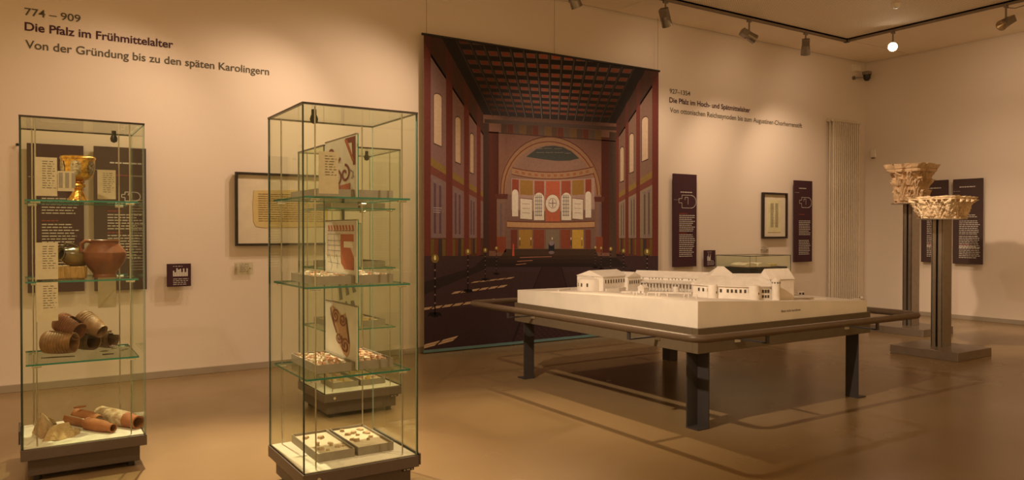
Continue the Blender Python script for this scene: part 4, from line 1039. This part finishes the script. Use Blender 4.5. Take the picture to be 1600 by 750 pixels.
# ================================================================== glass display cases
CH, ZG = 1.895, .18
SHELVES = (.61, 1.04, 1.465)
def case(x0, y0, label, sx=.582, sy=.585, lock='R', dark_front=True, lamp=None):
    x1, y1 = x0 + sx, y0 + sy; cx, cy = (x0 + x1) / 2, (y0 + y1) / 2; g = .009
    t = thing('display_case', (cx, cy, 0), label, 'display case', 'glass display cases')
    MB().box(x0 + .028, x1 - .028, y0 + .028, y1 - .028, .03, .118).build('plinth', 'plinth', t, bevel=.003)
    MB().box(x0 - .004, x1 + .004, y0 - .004, y1 + .004, .118, ZG - .004).build('base_frame', 'band', t, bevel=.003)
    MB().box(x0 + g + .002, x1 - g - .002, y0 + g + .002, y1 - g - .002, ZG - .008, ZG).build('floor_liner', 'felt', t)
    for xx in (x0 + .07, x1 - .07):
        for yy in (y0 + .07, y1 - .07):
            MB().cyl((xx, yy, 0), (xx, yy, .03), .02, 12).build('foot', 'black', t)
    zz0, zz1 = ZG - .004, CH - .010
    e = 'edge'
    MB().box(x0, x1, y0, y0 + g, zz0, zz1, thin='y').build('glass_pane', ['glass', e], t)
    MB().box(x0, x0 + g, y0 + g, y1 - g, zz0, zz1, thin='x').build('glass_pane', ['glass', e], t)
    MB().box(x0, x1, y1 - g, y1, zz0, zz1, thin='y').build('glass_pane', ['glass', 'edgel'], t)
    MB().box(x1 - g, x1, y0 + g, y1 - g, zz0, zz1, thin='x').build('glass_pane', ['glass', 'edgel'], t)
    MB().box(x0 - .001, x1 + .001, y0 - .001, y1 + .001, CH - .010, CH, thin='z').build('glass_lid', ['glass', 'lidedge'], t)
    rods = [(x0 + .07, y0 + .036), (x1 - .07, y0 + .036), (x0 + .06, y1 - .032), (x1 - .075, y1 - .032)]
    for x, y in rods: MB().cyl((x, y, ZG), (x, y, CH - .01), .0038, 8).build('rod', 'steel', t, smooth=True)
    for z in SHELVES:
        sh = MB().box(x0 + .022, x1 - .030, y0 + .026, y1 - .022, z - .009, z, thin='z').build('glass_shelf', ['shelfglass', 'edget'], t)
        for x, y in rods:
            MB().cyl((x - .022, y, z - .013), (x + .022, y, z - .013), .0075, 10).build('clamp', 'chrome', sh, smooth=True)
    if lock == 'R':
        MB().box(x1 + .004, x1 + .012, y0 - .006, y1 + .004, .128, ZG + .004).build('lock_rail', 'plinth', t)
        MB().cyl((x0 + .07, y0 - .004, .145), (x0 + .07, y0 - .009, .145), .009, 14).build('lock', 'chrome', t)
        nb = MB().box(x1 - .075, x1 - .012, y0 + .022, y0 + .029, .098, .112).build('maker_plate', 'black', t)
        mb = MB(); words(mb, (x1 - .068, y0 + .022, .102), (1, 0, 0), .05, 1, .01, .005, 0, 0, (0, -1, 0)); mb.build('maker_lettering', 'inkw', nb, fix=False)
    else:
        MB().box(x0 - .014, x0 - .004, y0 + .35, y1 + .006, .125, ZG + .018).build('lock_rail', 'plinth', t)
    if lamp:
        lx, ly = lamp
        lp = MB().cyl((lx, ly, CH - .01), (lx, ly, CH - .035), .012, 12).build('lid_fitting', 'black', t)
        MB().lathe([(.0, -.025), (.016, -.018), (.02, 0), (.014, .018), (.0, .024)], Matrix.Translation((lx, ly, CH - .055)), 14).build('fitting_ball', 'black', lp, smooth=True)
    return t
C1, C2, C3 = (-.022, 4.592), (1.072, 3.425), (1.722, 5.035)
case(*C1, 'glass display case at left with gilded chalice, clay pot and beakers', sx=.580, lock='L', lamp=(.44, 4.95))
case(*C2, 'glass display case standing corner-on in the middle with fragment trays', lamp=(1.17, 3.56))  # the lock near the front top is modelled as a lid lamp
case(*C3, 'glass display case in the background seen through the middle case', sx=.572, sy=.582, lamp=(2.1, 5.2))

# ------------------------------------------------------------------ left case: cards
def card(x0, x1, z0, z1, y, label, lines=9, group='beige text cards in the left case', m='card', face=(0, -1, 0), draw=None):
    t = thing('text_card', ((x0 + x1) / 2, y, z0), label, 'card', group)
    MB().box(x0, x1, y, y + .0015, z0, z1).build('sheet', m, t)
    mb = MB(); words(mb, (x0 + .03, y, z1 - .022), (1, 0, 0), x1 - x0 - .035, lines, .0125, .0028, 0, .3, face)
    if lines: mb.build('print', 'ink', t, fix=False)
    if draw: draw(t)
    return t
def cpx(u0, v0, u1, v1, y): a = ony(u0, v0, y); b = ony(u1, v1, y); return a[0], b[0], b[2], a[2]
YC = C1[1] + .0105
x0, x1, z0, z1 = cpx(55, 245, 89.5, 306.5, YC); card(x0, x1, z0, z1, YC, 'tall beige text card left of the chalice on the top shelf', 12)
def runes(t):
    a = cpx(89.5, 267, 116, 299, YC + .003)
    for k in range(3):
        xa = a[0] + .006 + k * .029
        MB().box(xa, xa + .018, YC + .0015, YC + .003, a[2] + .018, a[3] - .008).build('picture_strip', 'tray', t)
a = cpx(89.5, 267, 116, 299, YC + .003); card(a[0] + .001, a[1], a[2], a[3], YC + .003, 'small beige card with three strip pictures in front of the chalice stem', 0, draw=runes)
x0, x1, z0, z1 = cpx(55.5, 379, 91, 436, YC); card(x0, x1, z0 , z1, YC, 'beige text card left of the wooden block on the middle shelf', 10)
x0, x1, z0, z1 = cpx(56.5, 441.5, 91, 501, YC); card(x0, x1, z0, z1, YC, 'beige text card hanging just under the middle shelf at left', 10)
YD = C1[1] + .585 - .0125
x0, x1, z0, z1 = cpx(152, 265, 181, 311.5, YD); card(x0, x1, z0, z1, YD, 'beige text card right of the chalice on the back pane', 10)
x0, x1, z0, z1 = cpx(152.5, 375, 181.5, 480, YD); card(x0, x1, z0, z1, YD, 'long beige text card on the back pane behind the clay pot', 16)

# ------------------------------------------------------------------ chalice
S3 = SHELVES[2]; p = ony(122, 300, 4.86)
cx, cy = p[0], 4.86
ch = thing('chalice', (cx, cy, S3), 'ornate gilded chalice on the top glass shelf of the left case', 'chalice')
T = Matrix.Translation((cx, cy, S3))
MB().lathe([(.0, 0), (.052, 0), (.053, .004), (.050, .010), (.045, .020), (.034, .042), (.026, .060), (.022, .068)], T, 36, wob=lambda a, h: 1 + .05 * math.cos(8 * a) * (h < .03)).build('foot', 'gold', ch, smooth=True)
MB().lathe([(.020, .066), (.029, .070), (.023, .075), (.036, .083), (.039, .091), (.036, .099), (.023, .105), (.031, .109), (.031, .114), (.022, .118)], T, 36).build('knop', 'gold', ch, smooth=True)
bo = MB().lathe([(.0, .116), (.030, .118), (.056, .128), (.073, .145), (.081, .168), (.0845, .195), (.0845, .225), (.086, .252), (.083, .252), (.081, .225), (.081, .19), (.076, .165), (.06, .14), (.0, .125)], T, 48).build('bowl', 'gold', ch, smooth=True)
MB().lathe([(.0858, .236), (.0885, .238), (.0885, .246), (.0860, .248)], T, 40, wob=lambda a, h: 1 + .012 * abs(math.sin(12 * a))).build('rim_band', 'gold', bo, smooth=True)
for k in range(6):
    a = math.radians(-100 + 60 * k); R = T @ Matrix.Rotation(a, 4, 'Z')
    pts = []
    mb = MB()
    rings = []
    for q, (r, h) in enumerate([(.0755, .146), (.0835, .168), (.087, .195), (.087, .224)]):
        w = (.012, .024, .028, .018)[q]; rings.append([R @ Vector((r * math.cos(b), r * math.sin(b), h)) for b in np.linspace(-w / r, w / r, 7)])
    mb.loft(rings, cap=False, closed=False); mb.build('silver_medallion', 'silver', bo, smooth=True, fix=False)
for k in range(10):
    a = 2 * math.pi * k / 10; MB().lathe([(.0, -.004), (.004, 0), (.0, .004)], T @ Matrix.Translation((.031 * math.cos(a), .031 * math.sin(a), .1115)), 6).build('garnet_bead', 'garnet', ch)
p = ony(158, 306, 4.90); f_ = MB().box(p[0] - .011, p[0] + .011, 4.895, 4.915, S3, S3 + .018)
tag(f_.build('bronze_fitting', 'iron_old', None, origin=(p[0], 4.9, S3), bevel=.004), 'tiny dark metal fitting on the top shelf right of the chalice', 'fitting')

# ------------------------------------------------------------------ pot, lying vessel and block on the middle shelf
S2 = SHELVES[1]; cy = 4.86; cx = ony(163.5, 420, cy)[0]
pt = thing('clay_pot', (cx, cy, S2), 'round ribbed red clay pot with a handle on the middle shelf', 'pot')
T = Matrix.Translation((cx, cy, S2))
prof = [(.0, 0), (.062, 0), (.063, .006), (.058, .018), (.066, .034), (.086, .060), (.104, .090), (.112, .118), (.110, .140)]
for k in range(8): h = .140 + k * .006; prof += [(.110 - .0042 * k + .0012, h), (.110 - .0042 * k - .001, h + .003)]
prof += [(.072, .192), (.072, .200), (.077, .207), (.075, .212), (.069, .208), (.066, .196), (.074, .186), (.10, .14), (.10, .10), (.0, .02)]
MB().lathe(prof, T, 44).build('body', 'redclay', pt, smooth=True)
MB().tube([T @ Vector(v) for v in ((-.068, -.02, .203), (-.095, -.022, .207), (-.116, -.022, .190), (-.120, -.022, .165), (-.112, -.02, .145))], [.010, .0105, .010, .009, .011], 10).build('handle', 'redclay', pt, smooth=True)
yb_ = 4.86; xa, xb = ony(84, 430, yb_)[0], ony(136, 430, yb_)[0]
poly = [(xa, 4.79), (xb - .02, 4.785), (xb, 4.82), (xb - .005, 4.93), (xb - .05, 4.965), (xa + .03, 4.965), (xa, 4.94)]
tag(MB().prism(poly, S2, S2 + .066).build('wooden_block', 'wood', None, origin=((xa + xb) / 2, yb_, S2), bevel=.006), 'low old wooden block beside the clay pot on the middle shelf', 'block')
c = Vector(((xa + xb) / 2 - .005, 4.87, S2 + .066)); d = Vector((-.80, -.55, .22)).normalized()
vs = thing('glazed_jug', c, 'dark glazed jug lying on the wooden block in the left case', 'jug')
T = Matrix.Translation(c + Vector((.02, 0, .052))) @ d.to_track_quat('Z', 'Y').to_matrix().to_4x4()
MB().lathe([(.0, -.085), (.034, -.082), (.05, -.05), (.055, -.01), (.050, .03), (.038, .055), (.032, .07), (.04, .085), (.036, .086), (.027, .07), (.033, .05), (.044, .02), (.0, -.06)], T, 32).build('body', 'blackglaze', vs, smooth=True)
MB().tube([T @ Vector(v) for v in ((.0, .034, .075), (.0, .062, .06), (.0, .066, .02), (.0, .052, -.02))], .007, 8).build('handle', 'blackglaze', vs, smooth=True)

# ------------------------------------------------------------------ beakers on the lower shelf
S1 = SHELVES[0]
def beaker(c, d, L, r0, r1, label, m, hole=None, gap=None, ribs=True):
    "thrown clay beaker lying with its axis along d; r0 base, r1 mouth"
    c = Vector(c); d = Vector(d).normalized()
    t = thing('clay_beaker', c, label, 'beaker', 'clay beakers stacked on the lower shelf')
    T = Matrix.Translation(c) @ d.to_track_quat('Z', 'Y').to_matrix().to_4x4()
    prof = [(.0, -L / 2), (r0 * .86, -L / 2), (r0 * .98, -L / 2 + .008), (r0, -L / 2 + .02)]
    n = 9
    for k in range(n):
        q = (k + .5) / n; r = r0 + (r1 - r0) * q + .004 * math.sin(q * math.pi)
        h = -L / 2 + .02 + (L - .03) * q
        prof += [(r + (.0022 if ribs else 0), h), (r - (.0014 if ribs else 0), h + .006)]
    prof += [(r1 * 1.04, L / 2 - .004), (r1 * 1.02, L / 2), (r1 * .93, L / 2 - .002), (r1 * .86, L / 2 - .03), (r0 * .84, -L / 2 + .03), (.0, -L / 2 + .012)]
    mb = MB(); mb.lathe(prof, T, 36)
    if gap is not None:
        ga, gw, gh0, gh1 = gap; keep_f = []; keep_m = []
        for f, mi in zip(mb.f, mb.m):
            q = sum((Vector(mb.v[i]) for i in f), Vector()) / len(f); l = T.inverted() @ q
            an = (math.degrees(math.atan2(l.y, l.x)) - ga + 180) % 360 - 180
            w = gw * (1 - .5 * abs(l.z - (gh0 + gh1) / 2) / (gh1 - gh0))
            if abs(an) < w and gh0 < l.z < gh1: continue
            keep_f.append(f); keep_m.append(mi)
        mb.f, mb.m = keep_f, keep_m
    mb.build('body', m, t, smooth=True)
    return t
def sp(u, v, z): return Vector(onz(u, v, z))
AX = Vector((.72, -.66, -.05))
beaker(sp(93, 535, S1 + .066), (.85, -.5, -.02), .165, .062, .055, 'brown clay beaker at lower left of the beaker stack', 'brownclay')
beaker(sp(132, 532, S1 + .052), (.60, -.8, .0), .150, .046, .050, 'dark clay beaker with open mouth in the lower middle of the stack', 'darkclay')
beaker(sp(163, 529, S1 + .050), (.72, -.69, .0), .120, .045, .052, 'broken dark clay beaker at lower right of the stack', 'darkclay', gap=(60, 42, .0, .08))
beaker(sp(108, 510, S1 + .150), (.62, -.66, -.38), .150, .056, .050, 'reddish clay beaker with a hole on top of the stack at left', 'redclay', gap=(75, 26, -.01, .065))
beaker(sp(143, 508, S1 + .146), (.62, -.66, -.45), .165, .060, .038, 'ribbed tan clay beaker on top of the stack at right', 'brownclay')
a = sp(64, 560, S1); b = sp(117, 557, S1)
mb = MB(); 
rg = []
for q in np.linspace(0, 1, 12):
    p = a.lerp(b, float(q)); w = .0015 + .009 * math.sin(math.pi * min(1, q * 1.3)) * (q < .77) + .004 * (q > .7); rg.append([p + Vector((0, -w, 0)), p + Vector((0, w, 0)), p + Vector((0, w, .004)), p + Vector((0, -w, .004))])
mb.loft(rg); tag(mb.build('iron_knife', 'iron_old', None, origin=a.lerp(b, .5)), 'long corroded iron knife lying on the lower shelf in front of the beakers', 'knife')
a = sp(160, 555, S1); b = sp(178, 553.5, S1)
tag(MB().cyl(a + Vector((0, 0, .004)), b + Vector((0, 0, .004)), .0045, 8, .003).build('iron_nail', 'iron_old', None, origin=a), 'short dark iron nail lying at the right of the lower shelf', 'nail')
rs = random.Random(4)
def shard_poly(r, n, rr): return [(r * rr.uniform(.6, 1.1) * math.cos(2 * math.pi * (k + rr.uniform(-.25, .25)) / n), r * rr.uniform(.6, 1.1) * math.sin(2 * math.pi * (k + rr.uniform(-.25, .25)) / n)) for k in range(n)]
for k, (u, v, r) in enumerate(((163, 549, .032), (186, 541, .026), (196, 546, .02), (178, 545, .022), (190, 548, .016), (199, 541, .014))):
    q = sp(u, v, S1)
    o = MB().prism([(x + q.x, y + q.y) for x, y in shard_poly(r, 7, rs)], S1 + .0005, S1 + .003).build('glass_shard', 'shardglass', None, origin=q)
    tag(o, 'clear antique glass shard lying on the right of the lower shelf' if k else 'largest pointed glass shard right in front of the broken beaker', 'shard', 'antique glass shards')

# ------------------------------------------------------------------ rubble and pipes on the case floor
def rock(pts, label, m, seed, name='rubble_stone', cat='stone', group='rubble stones in the left case', rough=.006):
    bm = bmesh.new(); rr = random.Random(seed)
    for p in pts: bm.verts.new(p)
    bmesh.ops.convex_hull(bm, input=bm.verts)
    bmesh.ops.delete(bm, geom=[v for v in bm.verts if not v.link_faces], context='VERTS')
    bmesh.ops.triangulate(bm, faces=bm.faces)
    bmesh.ops.subdivide_edges(bm, edges=bm.edges, cuts=2, use_grid_fill=True)
    zmin = min(v.co.z for v in bm.verts)
    for v in bm.verts:
        n3 = noise.noise_vector(v.co * 28 + Vector((seed, 0, 0)))
        v.co += n3 * rough; v.co.z = max(v.co.z, zmin)
    bmesh.ops.recalc_face_normals(bm, faces=bm.faces)
    c = sum((v.co for v in bm.verts), Vector()) / len(bm.verts); c.z = zmin
    for v in bm.verts: v.co -= c
    me = bpy.data.meshes.new(name); bm.to_mesh(me); bm.free(); me.materials.append(M[m])
    o = bpy.data.objects.new(name, me); COL.objects.link(o); o.location = c
    return tag(o, label, cat, group)
def up(u, v, z, hs): q = sp(u, v, z); return q + Vector((0, 0, hs))
Z0 = ZG
def cloud(base, tops): return [sp(u, v, Z0) for u, v in base] + [Vector(ony(u, v, y)) for u, v, y in tops]
rock(cloud([(50, 676), (62, 686), (88, 682), (82, 666), (55, 668)], [(66, 645, 4.90), (74, 651, 4.9), (82, 660, 4.88), (54, 664, 4.86), (70, 660, 4.78)]), 'upright pinkish rubble stone at the far left of the case floor', 'rockp', 3)
rock(cloud([(66, 690), (92, 689), (117, 682), (114, 676), (80, 680)], [(78, 668, 4.76), (86, 663, 4.78), (107, 660, 4.80), (114, 670, 4.80)]), 'large flat tan rubble stone in front on the case floor', 'rock', 5)
rock(cloud([(112, 684), (124, 678), (127, 672), (116, 670)], [(116, 667, 4.85), (124, 669, 4.86)]), 'small rubble stone between the flat stone and the clay pipe', 'rock', 9)
rock(cloud([(60, 668), (76, 664), (90, 662), (78, 656)], [(64, 646, 5.02), (72, 650, 5.02), (84, 656, 5.02)]), 'tan rubble stone behind the pinkish stone', 'rock', 12)
def pipe_T(a, b): 
    d = (b - a); return Matrix.Translation(a) @ d.to_track_quat('Z', 'Y').to_matrix().to_4x4(), d.length
a = sp(134, 661, Z0 + .034); b = sp(177, 669, Z0 + .027)
cp_ = thing('clay_pipe', a - Vector((0, 0, .034)), 'orange terracotta pipe with a round mouth on the case floor', 'clay pipe')
T, L = pipe_T(a, b)
MB().lathe([(.027, .0), (.034, .012), (.0345, L * .45), (.032, L * .68), (.024, L * .84), (.0235, L * .95), (.025, L), (.020, L), (.018, L * .84), (.026, L * .66), (.028, .012), (.024, 0), (.027, 0)], T, 32).build('body', 'terra', cp_, smooth=True)
T2_, L2 = pipe_T(sp(108, 652, Z0 + .036), sp(142, 659, Z0 + .034))
o = MB().lathe([(.036, 0), (.037, L2 * .5), (.035, L2), (.030, L2), (.031, L2 * .5), (.031, 0), (.036, 0)], T2_, 16, 2.6, 5.9).build('clay_shell', 'terra', None, smooth=True, origin=sp(125, 662, Z0))
tag(o, 'curved broken terracotta shell behind the round-mouthed pipe', 'shard')
T3_, L3 = pipe_T(sp(120, 648, Z0 + .052), sp(155, 657, Z0 + .046))
o = MB().lathe([(.036, 0), (.038, L3 * .6), (.030, L3), (.026, L3), (.032, L3 * .6), (.031, 0), (.036, 0)], T3_, 16, .4, 3.0).build('clay_shell', 'terra', None, smooth=True, origin=sp(138, 660, Z0 + .03))
tag(o, 'upper terracotta shell leaning on the round-mouthed pipe', 'shard')
q = Vector(ony(124, 637, 4.99)); 
o = MB().prism([(x + q.x, y + q.y) for x, y in [(-.03, -.008), (.0, -.016), (.034, 0), (.012, .014), (-.022, .012)]], q.z, q.z + .008).build('clay_shard', 'terra', None, origin=q)
tag(o, 'small flat orange terracotta shard at the back of the pipe heap', 'shard')
a = sp(155, 645, Z0 + .046); b = sp(216, 660, Z0 + .036)
wp = thing('crusted_pipe', a - Vector((0, 0, .046)), 'long lime-crusted clay pipe with open orange mouth at right of the case floor', 'clay pipe')
T, L = pipe_T(a, b)
MB().lathe([(.0, 0), (.036, .002), (.043, .02), (.045, L * .4), (.046, L * .70), (.040, L * .74), (.0, L * .74)], T, 32, wob=lambda a, h: 1 + .05 * noise.noise(Vector((math.cos(a) * 3, math.sin(a) * 3, h * 40)))).build('crusted_body', 'crust', wp, smooth=True)
MB().lathe([(.043, L * .70), (.040, L * .80), (.036, L * .92), (.037, L), (.030, L), (.029, L * .9), (.028, L * .75), (.0, L * .745)], T, 32).build('neck', 'terra', wp, smooth=True)

# ================================================================== fragment trays and picture boards
def tray(x0, x1, y0, y1, z, label, group, fill=None, h=.042):
    t = thing('fragment_tray', ((x0 + x1) / 2, (y0 + y1) / 2, z), label, 'tray', group); w = .004
    MB().box(x0, x1, y0, y1, z, z + .004).build('bottom', 'tray', t)
    for b in ((x0, x1, y0, y0 + w), (x0, x1, y1 - w, y1), (x0, x0 + w, y0 + w, y1 - w), (x1 - w, x1, y0 + w, y1 - w)):
        MB().box(b[0], b[1], b[2], b[3], z + .004, z + h).build('side', 'tray', t)
    if fill: MB().box(x0 + w, x1 - w, y0 + w, y1 - w, z + .004, z + h - .012).build('sand_bed', fill, t)
    return t
def frags(x0, x1, y0, y1, z, n, mats, label, group, seed, rmin=.012, rmax=.030, th=.010):
    rr = random.Random(seed); placed = []
    for k in range(n * 12):
        if len(placed) >= n: break
        r = rr.uniform(rmin, rmax); x = rr.uniform(x0 + r, x1 - r); y = rr.uniform(y0 + r, y1 - r)
        if any(math.hypot(x - a, y - b) < (r + c) * .80 for a, b, c in placed): continue
        placed.append((x, y, r)); hgt = th * rr.uniform(.7, 1.3)
        poly = shard_poly(r, rr.choice((5, 6, 7)), rr)
        mb = MB(); R0 = [Vector((a, b, 0)) for a, b in poly]; R1 = [Vector((a * .82, b * .82, hgt * rr.uniform(.75, 1.1))) for a, b in poly]
        mb.loft([R0, R1]); o = mb.build('plaster_fragment', rr.choice(mats), None); o.location = (x, y, z)
        tag(o, label, 'fragment', group)
def board(x, y0, y1, z0, z1, label, group, draw):
    "upright glass-fronted picture board standing in the slot between two trays, picture towards -x"
    t = thing('picture_board', (x, (y0 + y1) / 2, z0), label, 'picture board', group)
    MB().box(x, x + .004, y0, y1, z0, z1, thin='x').build('backing', ['white', 'white'], t)
    MB().box(x + .0042, x + .0102, y0, y1, z0, z1, thin='x').build('glass_plate', ['glass', 'edget'], t)
    MB().box(x - .001, x + .0105, y0 - .001, y1 + .001, z1, z1 + .006).build('top_strip', 'alu', t)
    pr = MB(); H_, W_ = z1 - z0, y1 - y0
    def P(a, b): return (x - .0012, y1 - a * W_, z0 + b * H_)     # a 0..1 left to right as seen, b up
    draw(pr, P)
    for i_, f_ in enumerate(pr.f):
        for v_ in f_: pr.v[v_] = (pr.v[v_][0] - .00003 * i_,) + tuple(pr.v[v_][1:])
    pr.build('picture', 'print', t, fix=False)
    mb = MB()
    for a0 in (.08, .58):
        words(mb, (x - .0006, y1 - a0 * W_, z0 + .085 * H_), (0, -1, 0), .3 * W_, 2, .012, .004, 0, .3, (-1, 0, 0))
    mb.build('caption', 'ink', t, fix=False)
    return t
def stroke(pr, P, pts, w, c):
    L_, R_ = [], []
    for i, (a, b) in enumerate(pts):
        p = Vector(pts[max(i - 1, 0)]); q = Vector(pts[min(i + 1, len(pts) - 1)]); d = (q - p); n = Vector((-d.y, d.x)).normalized() * w / 2
        L_.append((a + n.x, b + n.y)); R_.append((a - n.x, b - n.y))
    for i in range(len(pts) - 1): pr.face([P(*L_[i]), P(*L_[i + 1]), P(*R_[i + 1]), P(*R_[i])], 0, c)
def spiral(cx, cy, r, turns, a0=0, sgn=1, n=26): return [(cx + r * (1 - .8 * t) * math.cos(a0 + sgn * t * turns * 6.28), cy + r * 1.0 * (1 - .8 * t) * math.sin(a0 + sgn * t * turns * 6.28)) for t in np.linspace(0, 1, n)]
RED, DRED, GRY = (.40, .13, .085), (.20, .06, .055), (.20, .19, .20)
def d_orn(pr, P):
    pr.face([P(.66, .98), P(.97, .98), P(.97, .88), P(.70, .90)], 0, DRED); pr.face([P(.86, .90), P(.97, .90), P(.97, .52), P(.90, .52)], 0, DRED)
    pr.face([P(.64, .96), P(.72, .96), P(.93, .60), P(.88, .58)], 0, RED)
    stroke(pr, P, spiral(.20, .76, .13, 1.1, -1.2), .045, DRED); stroke(pr, P, [(.30, .62), (.36, .72), (.42, .70), (.46, .62), (.52, .68)], .05, DRED)
    stroke(pr, P, spiral(.66, .40, .15, 1.2, 1.6, -1), .045, DRED); stroke(pr, P, spiral(.42, .34, .14, 1.2, 1.6, -1), .045, DRED)
    for a, b in ((.36, .52), (.54, .83)): pr.face([P(a, .22), P(b, .24), P(b - .02, .13), P(a, .10)], 0, RED)
    stroke(pr, P, [(.80, .46), (.92, .40), (.86, .30), (.94, .34)], .02, GRY)
def d_grid(pr, P):
    pr.face([P(.02, .42), P(.98, .42), P(.98, .98), P(.02, .98)], 0, (.58, .52, .50))
    for k in range(9):
        a = .09 + k * .095; pr.face([P(a, .93), P(a + .06, .93), P(a + .085, .85), P(a + .025, .85)], 0, RED); pr.face([P(a, .845), P(a + .08, .845), P(a + .08, .83), P(a, .83)], 0, DRED)
    for b in (.78, .67, .59, .50): stroke(pr, P, [(.09, b), (.52, b)], .008, GRY)
    for a in (.09, .32, .52): stroke(pr, P, [(a, .78), (a, .36)], .008, GRY)
    pr.face([P(.53, .78), P(.92, .78), P(.92, .66), P(.62, .66), P(.62, .22), P(.53, .30)], 0, RED); pr.face([P(.62, .56), P(.82, .56), P(.92, .40), P(.92, .20), P(.62, .20)], 0, RED)
    pr.face([P(.62, .66), P(.86, .66), P(.90, .56), P(.62, .56)], 0, (.68, .64, .60))
    stroke(pr, P, [(.15, .44), (.18, .34), (.24, .24), (.2, .16)], .01, GRY); stroke(pr, P, [(.38, .44), (.42, .32), (.40, .2)], .01, GRY); stroke(pr, P, [(.1, .3), (.5, .28)], .008, GRY)
def d_shard(pr, P):
    o = [(.18, .92), (.26, .94), (.36, .88), (.45, .86), (.54, .80), (.60, .84), (.66, .87), (.70, .72), (.76, .52), (.80, .36), (.78, .22), (.70, .14), (.60, .18), (.48, .30), (.38, .48), (.28, .62), (.20, .78)]
    pr.face([P(*q) for q in o], 0, (.46, .29, .20))
    P2 = lambda a, b: tuple(Vector(P(a, b)) + Vector((-.0006, 0, 0)))
    for (a, b, r, s) in ((.35, .77, .12, 1), (.58, .74, .11, -1), (.46, .42, .10, -1), (.66, .32, .13, 1)): stroke(pr, P2, spiral(a, b, r, 1.6, .5, s), .030, (.20, .075, .05))
    stroke(pr, P2, [(.20, .9), (.22, .78), (.30, .64), (.40, .50)], .03, (.20, .075, .05)); stroke(pr, P2, [(.69, .78), (.74, .56), (.78, .40)], .03, (.20, .075, .05))
def d_blocks(pr, P):
    for a, b, c, d in ((.05, .9, .25, .5), (.35, .95, .55, .65), (.65, .9, .85, .75), (.35, .5, .5, .35), (.6, .55, .9, .15)): pr.face([P(a, b), P((a + c) / 2, b + .03), P(c, d + .05), P(a + .05, d)], 0, GRY)
def set_case(x0, y0, tag_, cfg, seed):
    xa, xb, xc, xd = x0 + .112, x0 + .300, x0 + .318, x0 + .508; ya, yb = y0 + .135, y0 + .560
    for zi, (z, nm, fill, mats, n, drw, dl, rr) in enumerate(cfg):
        for si, (p, q) in enumerate(((xa, xb), (xc, xd))):
            side = 'left' if si == 0 else 'right'
            tray(p, q, ya, yb, z, f'{side} grey fragment tray, {nm}, {tag_} case', f'grey trays in the {tag_} case', fill)
            zt = z + .030 if fill else z + .004
            frags(p + .008, q - .008, ya + .008, yb - .008, zt, n[si], mats, f'{dl}, {side} tray, {nm}, {tag_} case', f'fragments in the {side} tray, {nm}, {tag_} case', seed + zi * 7 + si * 3, *rr)
        if drw: board(x0 + .304, y0 + .112, y0 + .575, z + .004, z + .314, drw[1], f'picture boards in the {tag_} case', drw[0])
FEW, MANY, MID = (.010, .026, .011), (.011, .022, .013), (.012, .026, .016)
set_case(*C2, 'middle', [
    (ZG, 'case floor', 'sand', ['frag'], (10, 10), None, 'small tan plaster fragment on sand', FEW),
    (SHELVES[0], 'lowest shelf', 'sand', ['fragr', 'fragr', 'fragw', 'frag'], (46, 46), (d_shard, 'picture board of a painted shard with red spirals on the lowest shelf'), 'red and white plaster fragment', MANY),
    (SHELVES[1], 'middle shelf', 'sand', ['fragw', 'fragw', 'fragr'], (14, 14), (d_grid, 'picture board with red blocks and grid lines on the middle shelf'), 'white plaster fragment', MID),
    (SHELVES[2], 'top shelf', None, ['fragr', 'fragw'], (6, 6), (d_orn, 'picture board with dark red scroll ornament on the top shelf'), 'painted plaster fragment', MID)], 20)
set_case(*C3, 'rear', [
    (ZG, 'case floor', 'sand', ['fragy', 'fragy', 'fragr'], (9, 8), None, 'ochre plaster fragment', (.02, .04, .014)),
    (SHELVES[0], 'lowest shelf', 'sand', ['fragy', 'frag'], (10, 10), (d_blocks, 'picture board with grey shapes on the lowest shelf of the rear case'), 'yellowish plaster fragment', (.016, .034, .014)),
    (SHELVES[1], 'middle shelf', None, ['fragw'], (7, 7), (d_blocks, 'picture board with grey shapes on the middle shelf of the rear case'), 'pale plaster fragment', MID),
    (SHELVES[2], 'top shelf', None, ['fragw'], (5, 5), None, 'pale plaster fragment', MID)], 60)
# beige text card on the front pane of the middle case
YM = C2[1] + .0105
a = ony(498, 236, YM); b = ony(529, 303, YM)
card(a[0], b[0], b[2], a[2], YM, 'beige text card on the front pane of the middle case, top shelf', 8, group='text cards on the middle case')
